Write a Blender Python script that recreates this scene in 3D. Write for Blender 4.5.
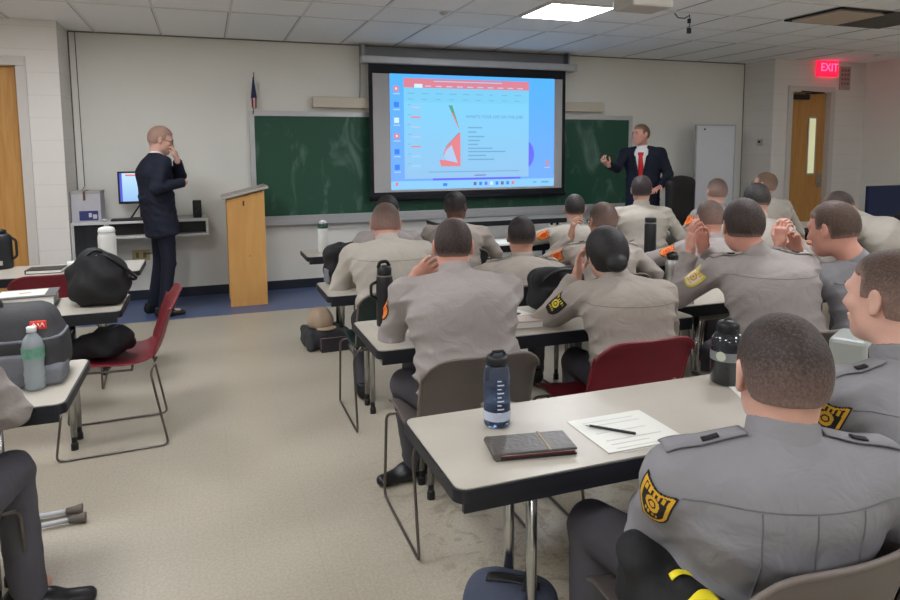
import bpy, bmesh, math, random
import numpy as np
from mathutils import Vector, Matrix
random.seed(7)
np.random.seed(7)
PI = math.pi
for o in list(bpy.data.objects):
    bpy.data.objects.remove(o)
scene = bpy.context.scene
col = scene.collection

# ------------------------------------------------------------------ camera, world, exposure
H = 1.5098
F_PX, CY_PX, YAW, PITCH, ROLL = 667.83, 221.7, 0.34896, 0.10341, -0.00705
cyaw, syaw = math.cos(YAW), math.sin(YAW)
fwd = Vector((syaw*math.cos(PITCH), cyaw*math.cos(PITCH), -math.sin(PITCH)))
r0 = Vector((cyaw, -syaw, 0)); u0 = r0.cross(fwd)
rt = math.cos(ROLL)*r0 + math.sin(ROLL)*u0
up = -math.sin(ROLL)*r0 + math.cos(ROLL)*u0
cam_d = bpy.data.cameras.new('camera'); cam = bpy.data.objects.new('camera', cam_d); col.objects.link(cam)
cam_d.sensor_fit = 'HORIZONTAL'; cam_d.sensor_width = 36.0
cam_d.lens = F_PX/900*36.0
cam_d.shift_y = -(300-CY_PX)/900
cam_d.clip_start = 0.05
m = Matrix((rt, up, -fwd)).transposed().to_4x4(); m.translation = (0, 0, H)
cam.matrix_world = m
scene.camera = cam
w = bpy.data.worlds.new('world'); scene.world = w; w.use_nodes = True
w.node_tree.nodes['Background'].inputs[0].default_value = (0.6, 0.65, 0.7, 1)
w.node_tree.nodes['Background'].inputs[1].default_value = 0.3
scene.view_settings.view_transform = 'Standard'
scene.view_settings.look = 'None'
scene.view_settings.gamma = 1.0
scene.view_settings.use_curve_mapping = False
scene.view_settings.exposure = 0.60
LIGHT_EMIT = 24.0
try:
    scene.cycles.use_denoising = True
except Exception:
    pass

# ------------------------------------------------------------------ materials
def srgb(r, g, b):
    f = lambda c: (c/12.92 if c <= .04045 else ((c+.055)/1.055)**2.4)
    return (f(r/255), f(g/255), f(b/255), 1)
MC = {}
def nd(nt, t, **kw):
    n = nt.nodes.new(t)
    for k, v in kw.items():
        setattr(n, k, v)
    return n
def mat(name, c, rough=.6, metal=0., noise=.08, scale=20., bump=0., bscale=80., spec=.5, trans=0., emit=None, es=0., ior=1.45, coat=0., stretch=None, alpha=1., bdist=.01):
    if name in MC: return MC[name]
    m = bpy.data.materials.new(name); m.use_nodes = True
    nt = m.node_tree; b = nt.nodes['Principled BSDF']
    c = srgb(*c)
    b.inputs['Roughness'].default_value = rough; b.inputs['Metallic'].default_value = metal
    b.inputs['Specular IOR Level'].default_value = spec; b.inputs['IOR'].default_value = ior
    b.inputs['Transmission Weight'].default_value = trans; b.inputs['Coat Weight'].default_value = coat
    b.inputs['Alpha'].default_value = alpha
    tc = nd(nt, 'ShaderNodeTexCoord'); src = tc.outputs['Object']
    if stretch:
        mp = nd(nt, 'ShaderNodeMapping'); mp.inputs['Scale'].default_value = stretch
        nt.links.new(src, mp.inputs[0]); src = mp.outputs[0]
    if noise:
        n = nd(nt, 'ShaderNodeTexNoise'); n.inputs['Scale'].default_value = scale; n.inputs['Detail'].default_value = 4
        nt.links.new(src, n.inputs['Vector'])
        mx = nd(nt, 'ShaderNodeMix', data_type='RGBA')
        mx.inputs['A'].default_value = [max(0, x*(1-noise)) for x in c[:3]]+[1]
        mx.inputs['B'].default_value = [min(1, x*(1+noise)) for x in c[:3]]+[1]
        nt.links.new(n.outputs['Fac'], mx.inputs['Factor']); nt.links.new(mx.outputs['Result'], b.inputs['Base Color'])
    else:
        b.inputs['Base Color'].default_value = c
    if bump:
        n2 = nd(nt, 'ShaderNodeTexNoise'); n2.inputs['Scale'].default_value = bscale; n2.inputs['Detail'].default_value = 3; n2.inputs['Distortion'].default_value = 1.2 if bdist > .02 else 0
        nt.links.new(src, n2.inputs['Vector'])
        bp = nd(nt, 'ShaderNodeBump'); bp.inputs['Strength'].default_value = bump; bp.inputs['Distance'].default_value = bdist
        nt.links.new(n2.outputs['Fac'], bp.inputs['Height']); nt.links.new(bp.outputs[0], b.inputs['Normal'])
    if emit:
        b.inputs['Emission Color'].default_value = srgb(*emit); b.inputs['Emission Strength'].default_value = es
    MC[name] = m
    return m

def math_node(nt, op, a, b=None, c=None):
    n = nd(nt, 'ShaderNodeMath', operation=op)
    for i, v in enumerate((a, b, c)):
        if v is None: continue
        if isinstance(v, (int, float)): n.inputs[i].default_value = v
        else: nt.links.new(v, n.inputs[i])
    return n.outputs[0]
def grid_line(nt, s, period, off, half):
    """1 on a line of half-width `half` every `period`"""
    t = math_node(nt, 'SUBTRACT', s, off)
    t = math_node(nt, 'DIVIDE', t, period)
    t = math_node(nt, 'ADD', t, .5)
    t = math_node(nt, 'FLOORED_MODULO', t, 1.0)
    t = math_node(nt, 'SUBTRACT', t, .5)
    t = math_node(nt, 'ABSOLUTE', t)
    return math_node(nt, 'LESS_THAN', t, half/period)
def surf_mat(name, base, line_col, lines, rough=.6, noise=.06, scale=3., fine=0., fscale=150., bump=0., bscale=60., spec=.4, extra=None):
    """painted surface with grid lines. lines: list of (axis, period, offset, halfwidth)"""
    m = bpy.data.materials.new(name); m.use_nodes = True
    nt = m.node_tree; b = nt.nodes['Principled BSDF']
    b.inputs['Roughness'].default_value = rough; b.inputs['Specular IOR Level'].default_value = spec
    geo = nd(nt, 'ShaderNodeNewGeometry'); sx = nd(nt, 'ShaderNodeSeparateXYZ'); nt.links.new(geo.outputs['Position'], sx.inputs[0])
    c = srgb(*base)
    n = nd(nt, 'ShaderNodeTexNoise'); n.inputs['Scale'].default_value = scale; n.inputs['Detail'].default_value = 5
    nt.links.new(geo.outputs['Position'], n.inputs['Vector'])
    mx = nd(nt, 'ShaderNodeMix', data_type='RGBA')
    mx.inputs['A'].default_value = [x*(1-noise) for x in c[:3]]+[1]; mx.inputs['B'].default_value = [min(1, x*(1+noise)) for x in c[:3]]+[1]
    nt.links.new(n.outputs['Fac'], mx.inputs['Factor']); cur = mx.outputs['Result']
    if fine:
        n3 = nd(nt, 'ShaderNodeTexNoise'); n3.inputs['Scale'].default_value = fscale; n3.inputs['Detail'].default_value = 2
        nt.links.new(geo.outputs['Position'], n3.inputs['Vector'])
        rp = nd(nt, 'ShaderNodeValToRGB'); rp.color_ramp.elements[0].position = .38; rp.color_ramp.elements[1].position = .62
        rp.color_ramp.elements[0].color = (1-fine, 1-fine, 1-fine*1.1, 1); rp.color_ramp.elements[1].color = (1, 1, 1, 1)
        nt.links.new(n3.outputs['Fac'], rp.inputs[0])
        m2 = nd(nt, 'ShaderNodeMix', data_type='RGBA', blend_type='MULTIPLY'); m2.inputs['Factor'].default_value = 1
        nt.links.new(cur, m2.inputs['A']); nt.links.new(rp.outputs[0], m2.inputs['B']); cur = m2.outputs['Result']
    if extra: cur = extra(nt, geo, sx, cur)
    f = None
    for ax, per, off, hw in lines:
        g = grid_line(nt, sx.outputs[ax], per, off, hw)
        f = g if f is None else math_node(nt, 'MAXIMUM', f, g)
    if f is not None:
        m3 = nd(nt, 'ShaderNodeMix', data_type='RGBA'); nt.links.new(f, m3.inputs['Factor'])
        nt.links.new(cur, m3.inputs['A']); m3.inputs['B'].default_value = srgb(*line_col); cur = m3.outputs['Result']
    nt.links.new(cur, b.inputs['Base Color'])
    if bump:
        n2 = nd(nt, 'ShaderNodeTexNoise'); n2.inputs['Scale'].default_value = bscale; n2.inputs['Detail'].default_value = 3
        nt.links.new(geo.outputs['Position'], n2.inputs['Vector'])
        bp = nd(nt, 'ShaderNodeBump'); bp.inputs['Strength'].default_value = bump; bp.inputs['Distance'].default_value = .01
        nt.links.new(n2.outputs['Fac'], bp.inputs['Height']); nt.links.new(bp.outputs[0], b.inputs['Normal'])
    return m

def wood_mat(name, c1, c2, axis_stretch=(12, 12, .8), rough=.45):
    m = bpy.data.materials.new(name); m.use_nodes = True
    nt = m.node_tree; b = nt.nodes['Principled BSDF']; b.inputs['Roughness'].default_value = rough
    tc = nd(nt, 'ShaderNodeTexCoord'); mp = nd(nt, 'ShaderNodeMapping'); mp.inputs['Scale'].default_value = axis_stretch
    nt.links.new(tc.outputs['Object'], mp.inputs[0])
    n = nd(nt, 'ShaderNodeTexNoise'); n.inputs['Scale'].default_value = 2.5; n.inputs['Detail'].default_value = 6; n.inputs['Distortion'].default_value = 1.2
    nt.links.new(mp.outputs[0], n.inputs['Vector'])
    rp = nd(nt, 'ShaderNodeValToRGB'); rp.color_ramp.elements[0].position = .3; rp.color_ramp.elements[1].position = .7
    rp.color_ramp.elements[0].color = srgb(*c1); rp.color_ramp.elements[1].color = srgb(*c2)
    nt.links.new(n.outputs['Fac'], rp.inputs[0]); nt.links.new(rp.outputs[0], b.inputs['Base Color'])
    return m

# ------------------------------------------------------------------ object helpers
def tag(o, label=None, cat=None, group=None, kind=None):
    if label: o['label'] = label
    if cat: o['category'] = cat
    if group: o['group'] = group
    if kind: o['kind'] = kind
    return o
def empty(name, loc=(0, 0, 0), rz=0, label=None, cat=None, group=None):
    o = bpy.data.objects.new(name, None); col.objects.link(o); o.location = loc; o.rotation_euler = (0, 0, rz)
    o.empty_display_size = .1
    return tag(o, label, cat, group)
def link(name, me, material=None, parent=None, smooth=False, loc=None, rz=None):
    o = bpy.data.objects.new(name, me); col.objects.link(o)
    if material is not None:
        for mm in (material if isinstance(material, (list, tuple)) else [material]): me.materials.append(mm)
    if smooth:
        me.polygons.foreach_set('use_smooth', [True]*len(me.polygons))
    if parent: o.parent = parent
    if loc: o.location = loc
    if rz: o.rotation_euler = (0, 0, rz)
    return o
def copy_tree(o, parent=None):
    c = o.copy(); col.objects.link(c)
    if parent: c.parent = parent
    for ch in list(o.children): copy_tree(ch, c)
    return c

class MB:
    """collects geometry, links it as ONE mesh"""
    def __init__(s): s.v = []; s.f = []; s.mi = []; s.sm = []
    def add(s, vs, fs, M=None, mi=0, smooth=False):
        b = len(s.v)
        for v in vs:
            v = Vector(v)
            s.v.append(tuple(M @ v) if M is not None else tuple(v))
        for f in fs:
            s.f.append([b+i for i in f]); s.mi.append(mi); s.sm.append(smooth)
        return s
    def box(s, x0, x1, y0, y1, z0, z1, bev=.0, M=None, mi=0):
        bm = bmesh.new()
        bmesh.ops.create_cube(bm, size=1)
        for v in bm.verts:
            v.co = Vector(((x0+x1)/2+v.co.x*(x1-x0), (y0+y1)/2+v.co.y*(y1-y0), (z0+z1)/2+v.co.z*(z1-z0)))
        if bev: bmesh.ops.bevel(bm, geom=bm.edges[:]+bm.verts[:], offset=bev, segments=2, profile=.5, affect='EDGES')
        bm.verts.index_update()
        s.add([v.co.copy() for v in bm.verts], [[v.index for v in f.verts] for f in bm.faces], M, mi)
        bm.free(); return s
    def prism(s, pts, axis, a, b, M=None, mi=0):
        """pts 2D outline (CCW) extruded along axis 0/1/2 from a to b"""
        def mk(p, h):
            if axis == 0: return (h, p[0], p[1])
            if axis == 1: return (p[0], h, p[1])
            return (p[0], p[1], h)
        n = len(pts)
        vs = [mk(p, a) for p in pts]+[mk(p, b) for p in pts]
        fs = [list(range(n))[::-1], list(range(n, 2*n))]+[[i, (i+1) % n, n+(i+1) % n, n+i] for i in range(n)]
        return s.add(vs, fs, M, mi)
    def lathe(s, prof, n=24, M=None, mi=0, cap=True, smooth=True):
        vs = []; fs = []
        for (r, z) in prof:
            for k in range(n):
                a = 2*PI*k/n; vs.append((r*math.cos(a), r*math.sin(a), z))
        for i in range(len(prof)-1):
            for k in range(n):
                fs.append([i*n+k, i*n+(k+1) % n, (i+1)*n+(k+1) % n, (i+1)*n+k])
        s.add(vs, fs, M, mi, smooth)
        if cap:
            b = len(s.v)-len(vs)
            s.f.append([b+k for k in range(n)][::-1]); s.mi.append(mi); s.sm.append(False)
            s.f.append([b+(len(prof)-1)*n+k for k in range(n)]); s.mi.append(mi); s.sm.append(False)
        return s
    def tube(s, pts, r, n=8, M=None, mi=0, closed=False, round_c=0.):
        pts = [Vector(p) for p in pts]
        if round_c:
            q = [pts[0]] if not closed else []
            rng = range(len(pts)) if closed else range(1, len(pts)-1)
            for i in rng:
                a, b, c = pts[i-1], pts[i], pts[(i+1) % len(pts)]
                d1 = (a-b); d2 = (c-b); rr = min(round_c, d1.length*.45, d2.length*.45)
                p1 = b+d1.normalized()*rr; p2 = b+d2.normalized()*rr
                for t in (0, .25, .5, .75, 1): q.append((1-t)**2*p1+2*t*(1-t)*b+t*t*p2)
            if not closed: q.append(pts[-1])
            pts = q
        m_ = len(pts); vs = []; fs = []
        prev = None
        for i, p in enumerate(pts):
            if closed: t = (pts[(i+1) % m_]-pts[i-1])
            else: t = pts[min(i+1, m_-1)]-pts[max(i-1, 0)]
            t.normalize()
            if prev is None:
                a = Vector((0, 0, 1)) if abs(t.z) < .9 else Vector((1, 0, 0))
            else: a = prev
            x = (a-t*a.dot(t)).normalized(); y = t.cross(x); prev = x
            rr = r[i] if isinstance(r, (list, tuple)) else r
            for k in range(n):
                an = 2*PI*k/n; vs.append(p+x*(rr*math.cos(an))+y*(rr*math.sin(an)))
        for i in range(m_ if closed else m_-1):
            j = (i+1) % m_
            for k in range(n): fs.append([i*n+k, i*n+(k+1) % n, j*n+(k+1) % n, j*n+k])
        b = len(s.v)
        s.add(vs, fs, M, mi, True)
        if not closed:
            s.f.append([b+k for k in range(n)][::-1]); s.mi.append(mi); s.sm.append(False)
            s.f.append([b+(m_-1)*n+k for k in range(n)]); s.mi.append(mi); s.sm.append(False)
        return s
    def sphere(s, c, r, n=12, mi=0, M=None):
        if not isinstance(r, (tuple, list)): r = (r, r, r)
        vs = []; fs = []; k2 = n
        for i in range(n//2+1):
            th = PI*i/(n//2)
            for k in range(k2):
                a = 2*PI*k/k2; vs.append((c[0]+r[0]*math.sin(th)*math.cos(a), c[1]+r[1]*math.sin(th)*math.sin(a), c[2]+r[2]*math.cos(th)))
        for i in range(n//2):
            for k in range(k2): fs.append([i*k2+k, (i+1)*k2+k, (i+1)*k2+(k+1) % k2, i*k2+(k+1) % k2])
        return s.add(vs, fs, M, mi, True)
    def build(s, name, material=None, parent=None, loc=None, rz=None):
        me = bpy.data.meshes.new(name); me.from_pydata(s.v, [], s.f)
        me.polygons.foreach_set('material_index', s.mi); me.polygons.foreach_set('use_smooth', s.sm)
        o = link(name, me, material, parent, loc=loc, rz=rz)
        me.update(); return o

# ------------------------------------------------------------------ implicit surfaces -> one continuous mesh
def V3(*a): return np.array(a if len(a) > 1 else a[0], float)
def unit(v): v = np.asarray(v, float); return v/(np.linalg.norm(v)+1e-12)
class SD:
    def __init__(s): s.p = []
    def ec(s, a, b, ra, rb, k=.03, X=None, cap=1., op='+'):
        """elliptic capsule a->b; ra, rb = (rx, ry) or a number"""
        a = V3(a); b = V3(b); L = np.linalg.norm(b-a)
        if L < 1e-4: b = a+V3(0, 0, 1e-4); L = 1e-4
        wv = (b-a)/L
        if X is None: X = V3(1, 0, 0) if abs(wv[0]) < .8 else V3(0, 1, 0)
        X = unit(V3(X)-wv*np.dot(X, wv)); Yv = np.cross(wv, X)
        ra = (ra, ra) if np.isscalar(ra) else ra; rb = (rb, rb) if np.isscalar(rb) else rb
        m_ = max(max(ra), max(rb))
        lo = np.minimum(a, b)-m_; hi = np.maximum(a, b)+m_
        def f(x, y, z):
            dx = x-a[0]; dy = y-a[1]; dz = z-a[2]
            q = dx*wv[0]+dy*wv[1]+dz*wv[2]; t = np.clip(q/L, 0, 1)
            ex = np.maximum(q-L, 0)+np.minimum(q, 0)
            lx = dx*X[0]+dy*X[1]+dz*X[2]; ly = dx*Yv[0]+dy*Yv[1]+dz*Yv[2]
            rx = ra[0]+(rb[0]-ra[0])*t; ry = ra[1]+(rb[1]-ra[1])*t
            mn = np.minimum(rx, ry)
            return (np.sqrt((lx/rx)**2+(ly/ry)**2+(ex/(mn*cap))**2)-1)*mn
        s.p.append((f, lo, hi, k, op)); return s
    def el(s, c, r, k=.02, Rm=None, op='+'):
        c = V3(c); Rm = np.eye(3) if Rm is None else Rm; m_ = max(r)
        def f(x, y, z):
            d = (x-c[0], y-c[1], z-c[2]); g = 0; h = 0
            for i in range(3):
                l = d[0]*Rm[0, i]+d[1]*Rm[1, i]+d[2]*Rm[2, i]
                g = g+(l/r[i])**2; h = h+(l/r[i]**2)**2
            k0 = np.sqrt(g); k1 = np.sqrt(h)+1e-9
            return k0*(k0-1)/k1
        s.p.append((f, c-m_, c+m_, k, op)); return s
    def bx(s, c, h, rr=.02, k=.01, Rm=None, op='+'):
        c = V3(c); Rm = np.eye(3) if Rm is None else Rm; m_ = np.linalg.norm(h)
        def f(x, y, z):
            d = (x-c[0], y-c[1], z-c[2]); o = 0; ins = None
            for i in range(3):
                l = np.abs(d[0]*Rm[0, i]+d[1]*Rm[1, i]+d[2]*Rm[2, i])-(h[i]-rr)
                o = o+np.maximum(l, 0)**2; ins = l if ins is None else np.maximum(ins, l)
            return np.sqrt(o)+np.minimum(ins, 0)-rr
        s.p.append((f, c-m_, c+m_, k, op)); return s
    def fn(s, f, op, k=0.):
        s.p.append((f, None, None, k, op)); return s
    @staticmethod
    def comb(F, d, k, op):
        if op == '+':
            if k <= 0: return np.minimum(F, d)
            h = np.maximum(k-np.abs(F-d), 0)/k
            return np.minimum(F, d)-h*h*k*.25
        if op == '-':
            d = -d
            if k <= 0: return np.maximum(F, d)
            h = np.maximum(k-np.abs(F-d), 0)/k
            return np.maximum(F, d)+h*h*k*.25
        if op == '&': return np.maximum(F, d)
        return F+d     # displacement
    def ev(s, P):
        P = np.asarray(P, float); x, y, z = P[:, 0], P[:, 1], P[:, 2]
        F = np.full(len(P), 1.0)
        for f, lo, hi, k, op in s.p: F = s.comb(F, f(x, y, z), k, op)
        return F
    def bounds(s, pad=.03):
        lo = np.min([p[1] for p in s.p if p[1] is not None and p[4] == '+'], 0)-pad
        hi = np.max([p[2] for p in s.p if p[1] is not None and p[4] == '+'], 0)+pad
        return lo, hi
    def grid(s, xs, ys, zs):
        F = np.full((len(xs), len(ys), len(zs)), 1.0, np.float32)
        for f, lo, hi, k, op in s.p:
            if lo is None: sl = [slice(None)]*3
            else:
                mg = .05; sl = []
                for ax, q in enumerate((xs, ys, zs)):
                    sl.append(slice(int(np.searchsorted(q, lo[ax]-mg)), int(np.searchsorted(q, hi[ax]+mg))))
            X = xs[sl[0]].astype(np.float32)[:, None, None]; Y = ys[sl[1]].astype(np.float32)[None, :, None]; Z = zs[sl[2]].astype(np.float32)[None, None, :]
            if X.size*Y.size*Z.size == 0: continue
            sub = F[sl[0], sl[1], sl[2]]
            F[sl[0], sl[1], sl[2]] = s.comb(sub, f(X, Y, Z), k, op)
        return F
def axis_pts(lo, hi, coarse, fine):
    out = [lo]; x = lo
    while x < hi:
        st = coarse
        for a, b, f in fine:
            if x+coarse*.5 > a and x < b: st = min(st, f)
        x += st; out.append(x)
    return np.array(out)
def nets(F, xs, ys, zs):
    s = F < 0
    nx, ny, nz = F.shape
    cnt = np.zeros((nx-1, ny-1, nz-1), np.int8)
    for i in (0, 1):
        for j in (0, 1):
            for k in (0, 1): cnt += s[i:nx-1+i, j:ny-1+j, k:nz-1+k]
    act = (cnt > 0) & (cnt < 8)
    I = np.argwhere(act)
    n = len(I)
    idm = np.full(act.shape, -1, np.int32); idm[act] = np.arange(n)
    acc = np.zeros((n, 3)); c = np.zeros(n)
    ax = (xs, ys, zs)
    for d in range(3):
        o1, o2 = [q for q in range(3) if q != d]
        for a in (0, 1):
            for b in (0, 1):
                A = I.copy(); A[:, o1] += a; A[:, o2] += b; B = A.copy(); B[:, d] += 1
                fa = F[A[:, 0], A[:, 1], A[:, 2]].astype(float); fb = F[B[:, 0], B[:, 1], B[:, 2]].astype(float)
                cr = (fa < 0) != (fb < 0)
                t = np.where(cr, fa/np.where(cr, fa-fb, 1), 0)
                pt = np.stack([ax[q][A[:, q]] for q in range(3)], 1)
                pt[:, d] += t*(ax[d][B[:, d]]-ax[d][A[:, d]])
                acc[cr] += pt[cr]; c[cr] += 1
    V = acc/c[:, None]
    Q = []
    for d in range(3):
        sl0 = [slice(1, -1)]*3; sl1 = [slice(1, -1)]*3
        sl0[d] = slice(0, -1); sl1[d] = slice(1, None)
        a = s[tuple(sl0)]; b = s[tuple(sl1)]
        E = np.argwhere(a != b); 
        if len(E) == 0: continue
        ins = a[E[:, 0], E[:, 1], E[:, 2]]
        E = E.copy()
        for q in range(3):
            if q != d: E[:, q] += 1
        o1, o2 = [(1, 2), (2, 0), (0, 1)][d]
        def cell(da, db):
            G = E.copy(); G[:, o1] += da; G[:, o2] += db
            return idm[G[:, 0], G[:, 1], G[:, 2]]
        q = np.stack([cell(-1, -1), cell(0, -1), cell(0, 0), cell(-1, 0)], 1)
        q[~ins] = q[~ins][:, ::-1]
        Q.append(q)
    return V, np.concatenate(Q)
def relax(V, Q, it=1, lam=.5):
    for _ in range(it):
        S = np.zeros_like(V); c = np.zeros(len(V))
        for i in range(4):
            a = Q[:, i]; b = Q[:, (i+1) % 4]
            for q in range(3):
                S[:, q] += np.bincount(a, V[b, q], len(V))+np.bincount(b, V[a, q], len(V))
            c += np.bincount(a, minlength=len(V))+np.bincount(b, minlength=len(V))
        V = V+(S/np.maximum(c, 1)[:, None]-V)*lam
    return V
def sd_obj(name, sd, material, parent=None, coarse=.012, fine=(), it=1, origin=None, attr=None, lo=None, hi=None, label=None):
    """fine: list of (center, half extents, step)"""
    blo, bhi = sd.bounds()
    if lo is not None: blo = np.maximum(blo, lo)
    if hi is not None: bhi = np.minimum(bhi, hi)
    axs = [axis_pts(blo[q], bhi[q], coarse, [(c[q]-h[q], c[q]+h[q], st) for c, h, st in fine]) for q in range(3)]
    F = sd.grid(*axs)
    F[0] = F[-1] = 1; F[:, 0] = F[:, -1] = 1; F[:, :, 0] = F[:, :, -1] = 1
    V, Q = nets(F, *axs)
    V = relax(V, Q, it)
    og = V3(0, 0, 0) if origin is None else V3(origin)
    me = bpy.data.meshes.new(name)
    me.vertices.add(len(V)); me.vertices.foreach_set('co', (V-og).astype(np.float32).ravel())
    me.loops.add(len(Q)*4); me.loops.foreach_set('vertex_index', Q.astype(np.int32).ravel())
    me.polygons.add(len(Q)); me.polygons.foreach_set('loop_start', np.arange(0, len(Q)*4, 4, dtype=np.int32))
    me.polygons.foreach_set('use_smooth', np.ones(len(Q), bool))
    me.update(calc_edges=True); me.validate()
    if attr is not None:
        for nm, fnc in attr.items():
            at = me.attributes.new(nm, 'FLOAT', 'POINT'); at.data.foreach_set('value', fnc(V).astype(np.float32))
    o = link(name, me, material, parent)
    if parent is None: o.location = tuple(og)
    if label: o['label'] = label
    return o
def march(sd, P, D, off=.003, it=40):
    """walk points P along unit direction D until they sit `off` above the surface"""
    P = np.array(P, float); D = np.array(D, float)
    if D.ndim == 1: D = np.tile(D, (len(P), 1))
    for _ in range(it):
        d = sd.ev(P)-off
        P = P+D*np.clip(d, -.02, .03)[:, None]*.7
    return P
def pmesh(name, P, faces, material, parent, origin, mi=None, thick=.0025, smooth=True):
    me = bpy.data.meshes.new(name); me.from_pydata([tuple(q-origin) for q in P], [], faces)
    if mi is not None: me.polygons.foreach_set('material_index', mi)
    o = link(name, me, material, parent, smooth=smooth)
    if thick:
        md = o.modifiers.new('thickness', 'SOLIDIFY'); md.thickness = thick; md.offset = 0
    return o

# ------------------------------------------------------------------ people
def hair_mat(name, c, scalp, spec=.3):
    if name in MC: return MC[name]
    m = bpy.data.materials.new(name); m.use_nodes = True
    nt = m.node_tree; b = nt.nodes['Principled BSDF']; b.inputs['Roughness'].default_value = .6; b.inputs['Specular IOR Level'].default_value = spec
    at = nd(nt, 'ShaderNodeAttribute'); at.attribute_name = 'fade'
    tc = nd(nt, 'ShaderNodeTexCoord'); n = nd(nt, 'ShaderNodeTexNoise'); n.inputs['Scale'].default_value = 170; n.inputs['Detail'].default_value = 2
    nt.links.new(tc.outputs['Object'], n.inputs['Vector'])
    f = math_node(nt, 'MULTIPLY_ADD', n.outputs['Fac'], .9, -.48)
    f = math_node(nt, 'ADD', at.outputs['Fac'], f)
    f2 = nd(nt, 'ShaderNodeClamp'); nt.links.new(f, f2.inputs[0])
    mx = nd(nt, 'ShaderNodeMix', data_type='RGBA'); nt.links.new(f2.outputs[0], mx.inputs['Factor'])
    mx.inputs['A'].default_value = srgb(*scalp); mx.inputs['B'].default_value = srgb(*c)
    nt.links.new(mx.outputs['Result'], b.inputs['Base Color'])
    bp = nd(nt, 'ShaderNodeBump'); bp.inputs['Strength'].default_value = .5; bp.inputs['Distance'].default_value = .004
    nt.links.new(n.outputs['Fac'], bp.inputs['Height']); nt.links.new(bp.outputs[0], b.inputs['Normal'])
    MC[name] = m; return m
def fvec(yaw): a = math.radians(yaw); return V3(math.sin(a), math.cos(a), 0)
def rvec(yaw): a = math.radians(yaw); return V3(math.cos(a), -math.sin(a), 0)
def head_frame(yaw, pitch, roll):
    p = math.radians(pitch); r = math.radians(roll)
    F = fvec(yaw)*math.cos(p)+V3(0, 0, -math.sin(p)); R = rvec(yaw); U = np.cross(R, F)
    R2 = R*math.cos(r)-U*math.sin(r); U2 = np.cross(R2, F)
    return np.stack([R2, F, U2], 1)
def add_head(sd, C, M, face=True, t=0., sc=1.):
    def P(x, y, z): return C+M@(V3(x, y, z)*sc)
    sd.el(P(0, -.012, .030), ((.077+t)*sc, (.099+t)*sc, (.090+t)*sc), .01, M)
    sd.el(P(0, -.045, .000), ((.066+t)*sc, (.058+t)*sc, (.075+t)*sc), .03, M)
    sd.el(P(0, .028, -.030), ((.062+t)*sc, (.064+t)*sc, (.085+t)*sc), .03, M)
    if not face: return
    for s_ in (-1, 1):
        sd.el(P(.040*s_, .012, -.065), (.022*sc, .040*sc, .032*sc), .03, M)
        sd.el(P(.040*s_, .066, -.018), (.024*sc, .020*sc, .020*sc), .02, M)
    sd.el(P(0, .060, -.092), (.034*sc, .032*sc, .027*sc), .03, M)
    sd.ec(P(-.04, .076, .024), P(.04, .076, .024), .014*sc, .014*sc, .015)
    for s_ in (-1, 1): sd.el(P(.032*s_, .094, .004), (.017*sc, .013*sc, .011*sc), .012, M, '-')
    sd.ec(P(0, .088, .012), P(0, .108, -.028), .008*sc, .012*sc, .010)
    for s_ in (-1, 1): sd.el(P(.013*s_, .097, -.031), (.009*sc, .010*sc, .008*sc), .008, M)
    sd.el(P(0, .092, -.056), (.024*sc, .010*sc, .0065*sc), .006, M)
    sd.el(P(0, .091, -.067), (.021*sc, .010*sc, .007*sc), .006, M)
    for s_ in (-1, 1):
        a = .35*s_
        Rl = np.stack([V3(math.cos(a), math.sin(a), 0), V3(-math.sin(a), math.cos(a), 0), V3(0, 0, 1)], 1)
        sd.el(P(.082*s_, -.008, -.002), (.0085*sc, .019*sc, .033*sc), .006, M@Rl)
        sd.el(P(.089*s_, -.005, .001), (.006*sc, .010*sc, .019*sc), .005, M@Rl, '-')
        sd.el(P(.079*s_, -.002, -.028), (.007*sc, .010*sc, .011*sc), .006, M)
def add_hand(sd, W, D, N, side, curl=.5, thumb=.7, sc=1., spread=.06):
    """W wrist, D towards the fingers, N out of the palm, side=+1 when the thumb lies along cross(D,N)"""
    D = unit(D); N = unit(V3(N)-D*np.dot(N, D)); S = np.cross(D, N)*side
    sd.ec(W-D*.02, W+D*.03*sc, (.026*sc, .018*sc), (.030*sc, .016*sc), .012, X=S)
    sd.ec(W+D*.025*sc, W+D*.078*sc, (.034*sc, .014*sc), (.040*sc, .013*sc), .014, X=S)
    L = (.072, .080, .074, .058)
    for i in range(4):
        off = (.0315-.021*i)*sc
        p = W+D*(.086-.004*abs(i-1.3))*sc+S*off
        d = unit(D+S*spread*(1.5-i)); r = (.0088-.0004*i)*sc
        ang = curl*(.6+.12*i)
        for j in range(3):
            ang_j = ang*(j*.9+.5)
            dd = d*math.cos(ang_j)+N*math.sin(ang_j)
            q = p+dd*L[i]*sc*(.44, .31, .25)[j]
            sd.ec(p, q, r, r*.93, .003 if j else .005); p = q; r *= .93
    p = W+D*.022*sc+S*.028*sc+N*.004
    d1 = unit(S*.75+D*.75+N*.25*thumb); q = p+d1*.040*sc; sd.ec(p, q, .0125*sc, .0105*sc, .010)
    d2 = unit(S*.3+D*.95+N*.5*thumb); q2 = q+d2*.030*sc; sd.ec(q, q2, .0102*sc, .009*sc, .003)
    sd.ec(q2, q2+unit(d2+N*.3*thumb)*.024*sc, .009*sc, .0075*sc, .003)
def clampd(a, b, lo, hi):
    v = b-a; L = np.linalg.norm(v)
    return a+v/L*min(max(L, lo), hi)
def ik(S, W, pole, a=.285, b=.255):
    v = W-S; L = np.linalg.norm(v)
    if L > (a+b)*.985: W = S+v/L*(a+b)*.985; v = W-S; L = np.linalg.norm(v)
    x = (a*a-b*b+L*L)/(2*L); h = math.sqrt(max(a*a-x*x, 0)); n = v/L
    pl = unit(pole-n*np.dot(pole, n))
    return S+n*x+pl*h, W
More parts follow.
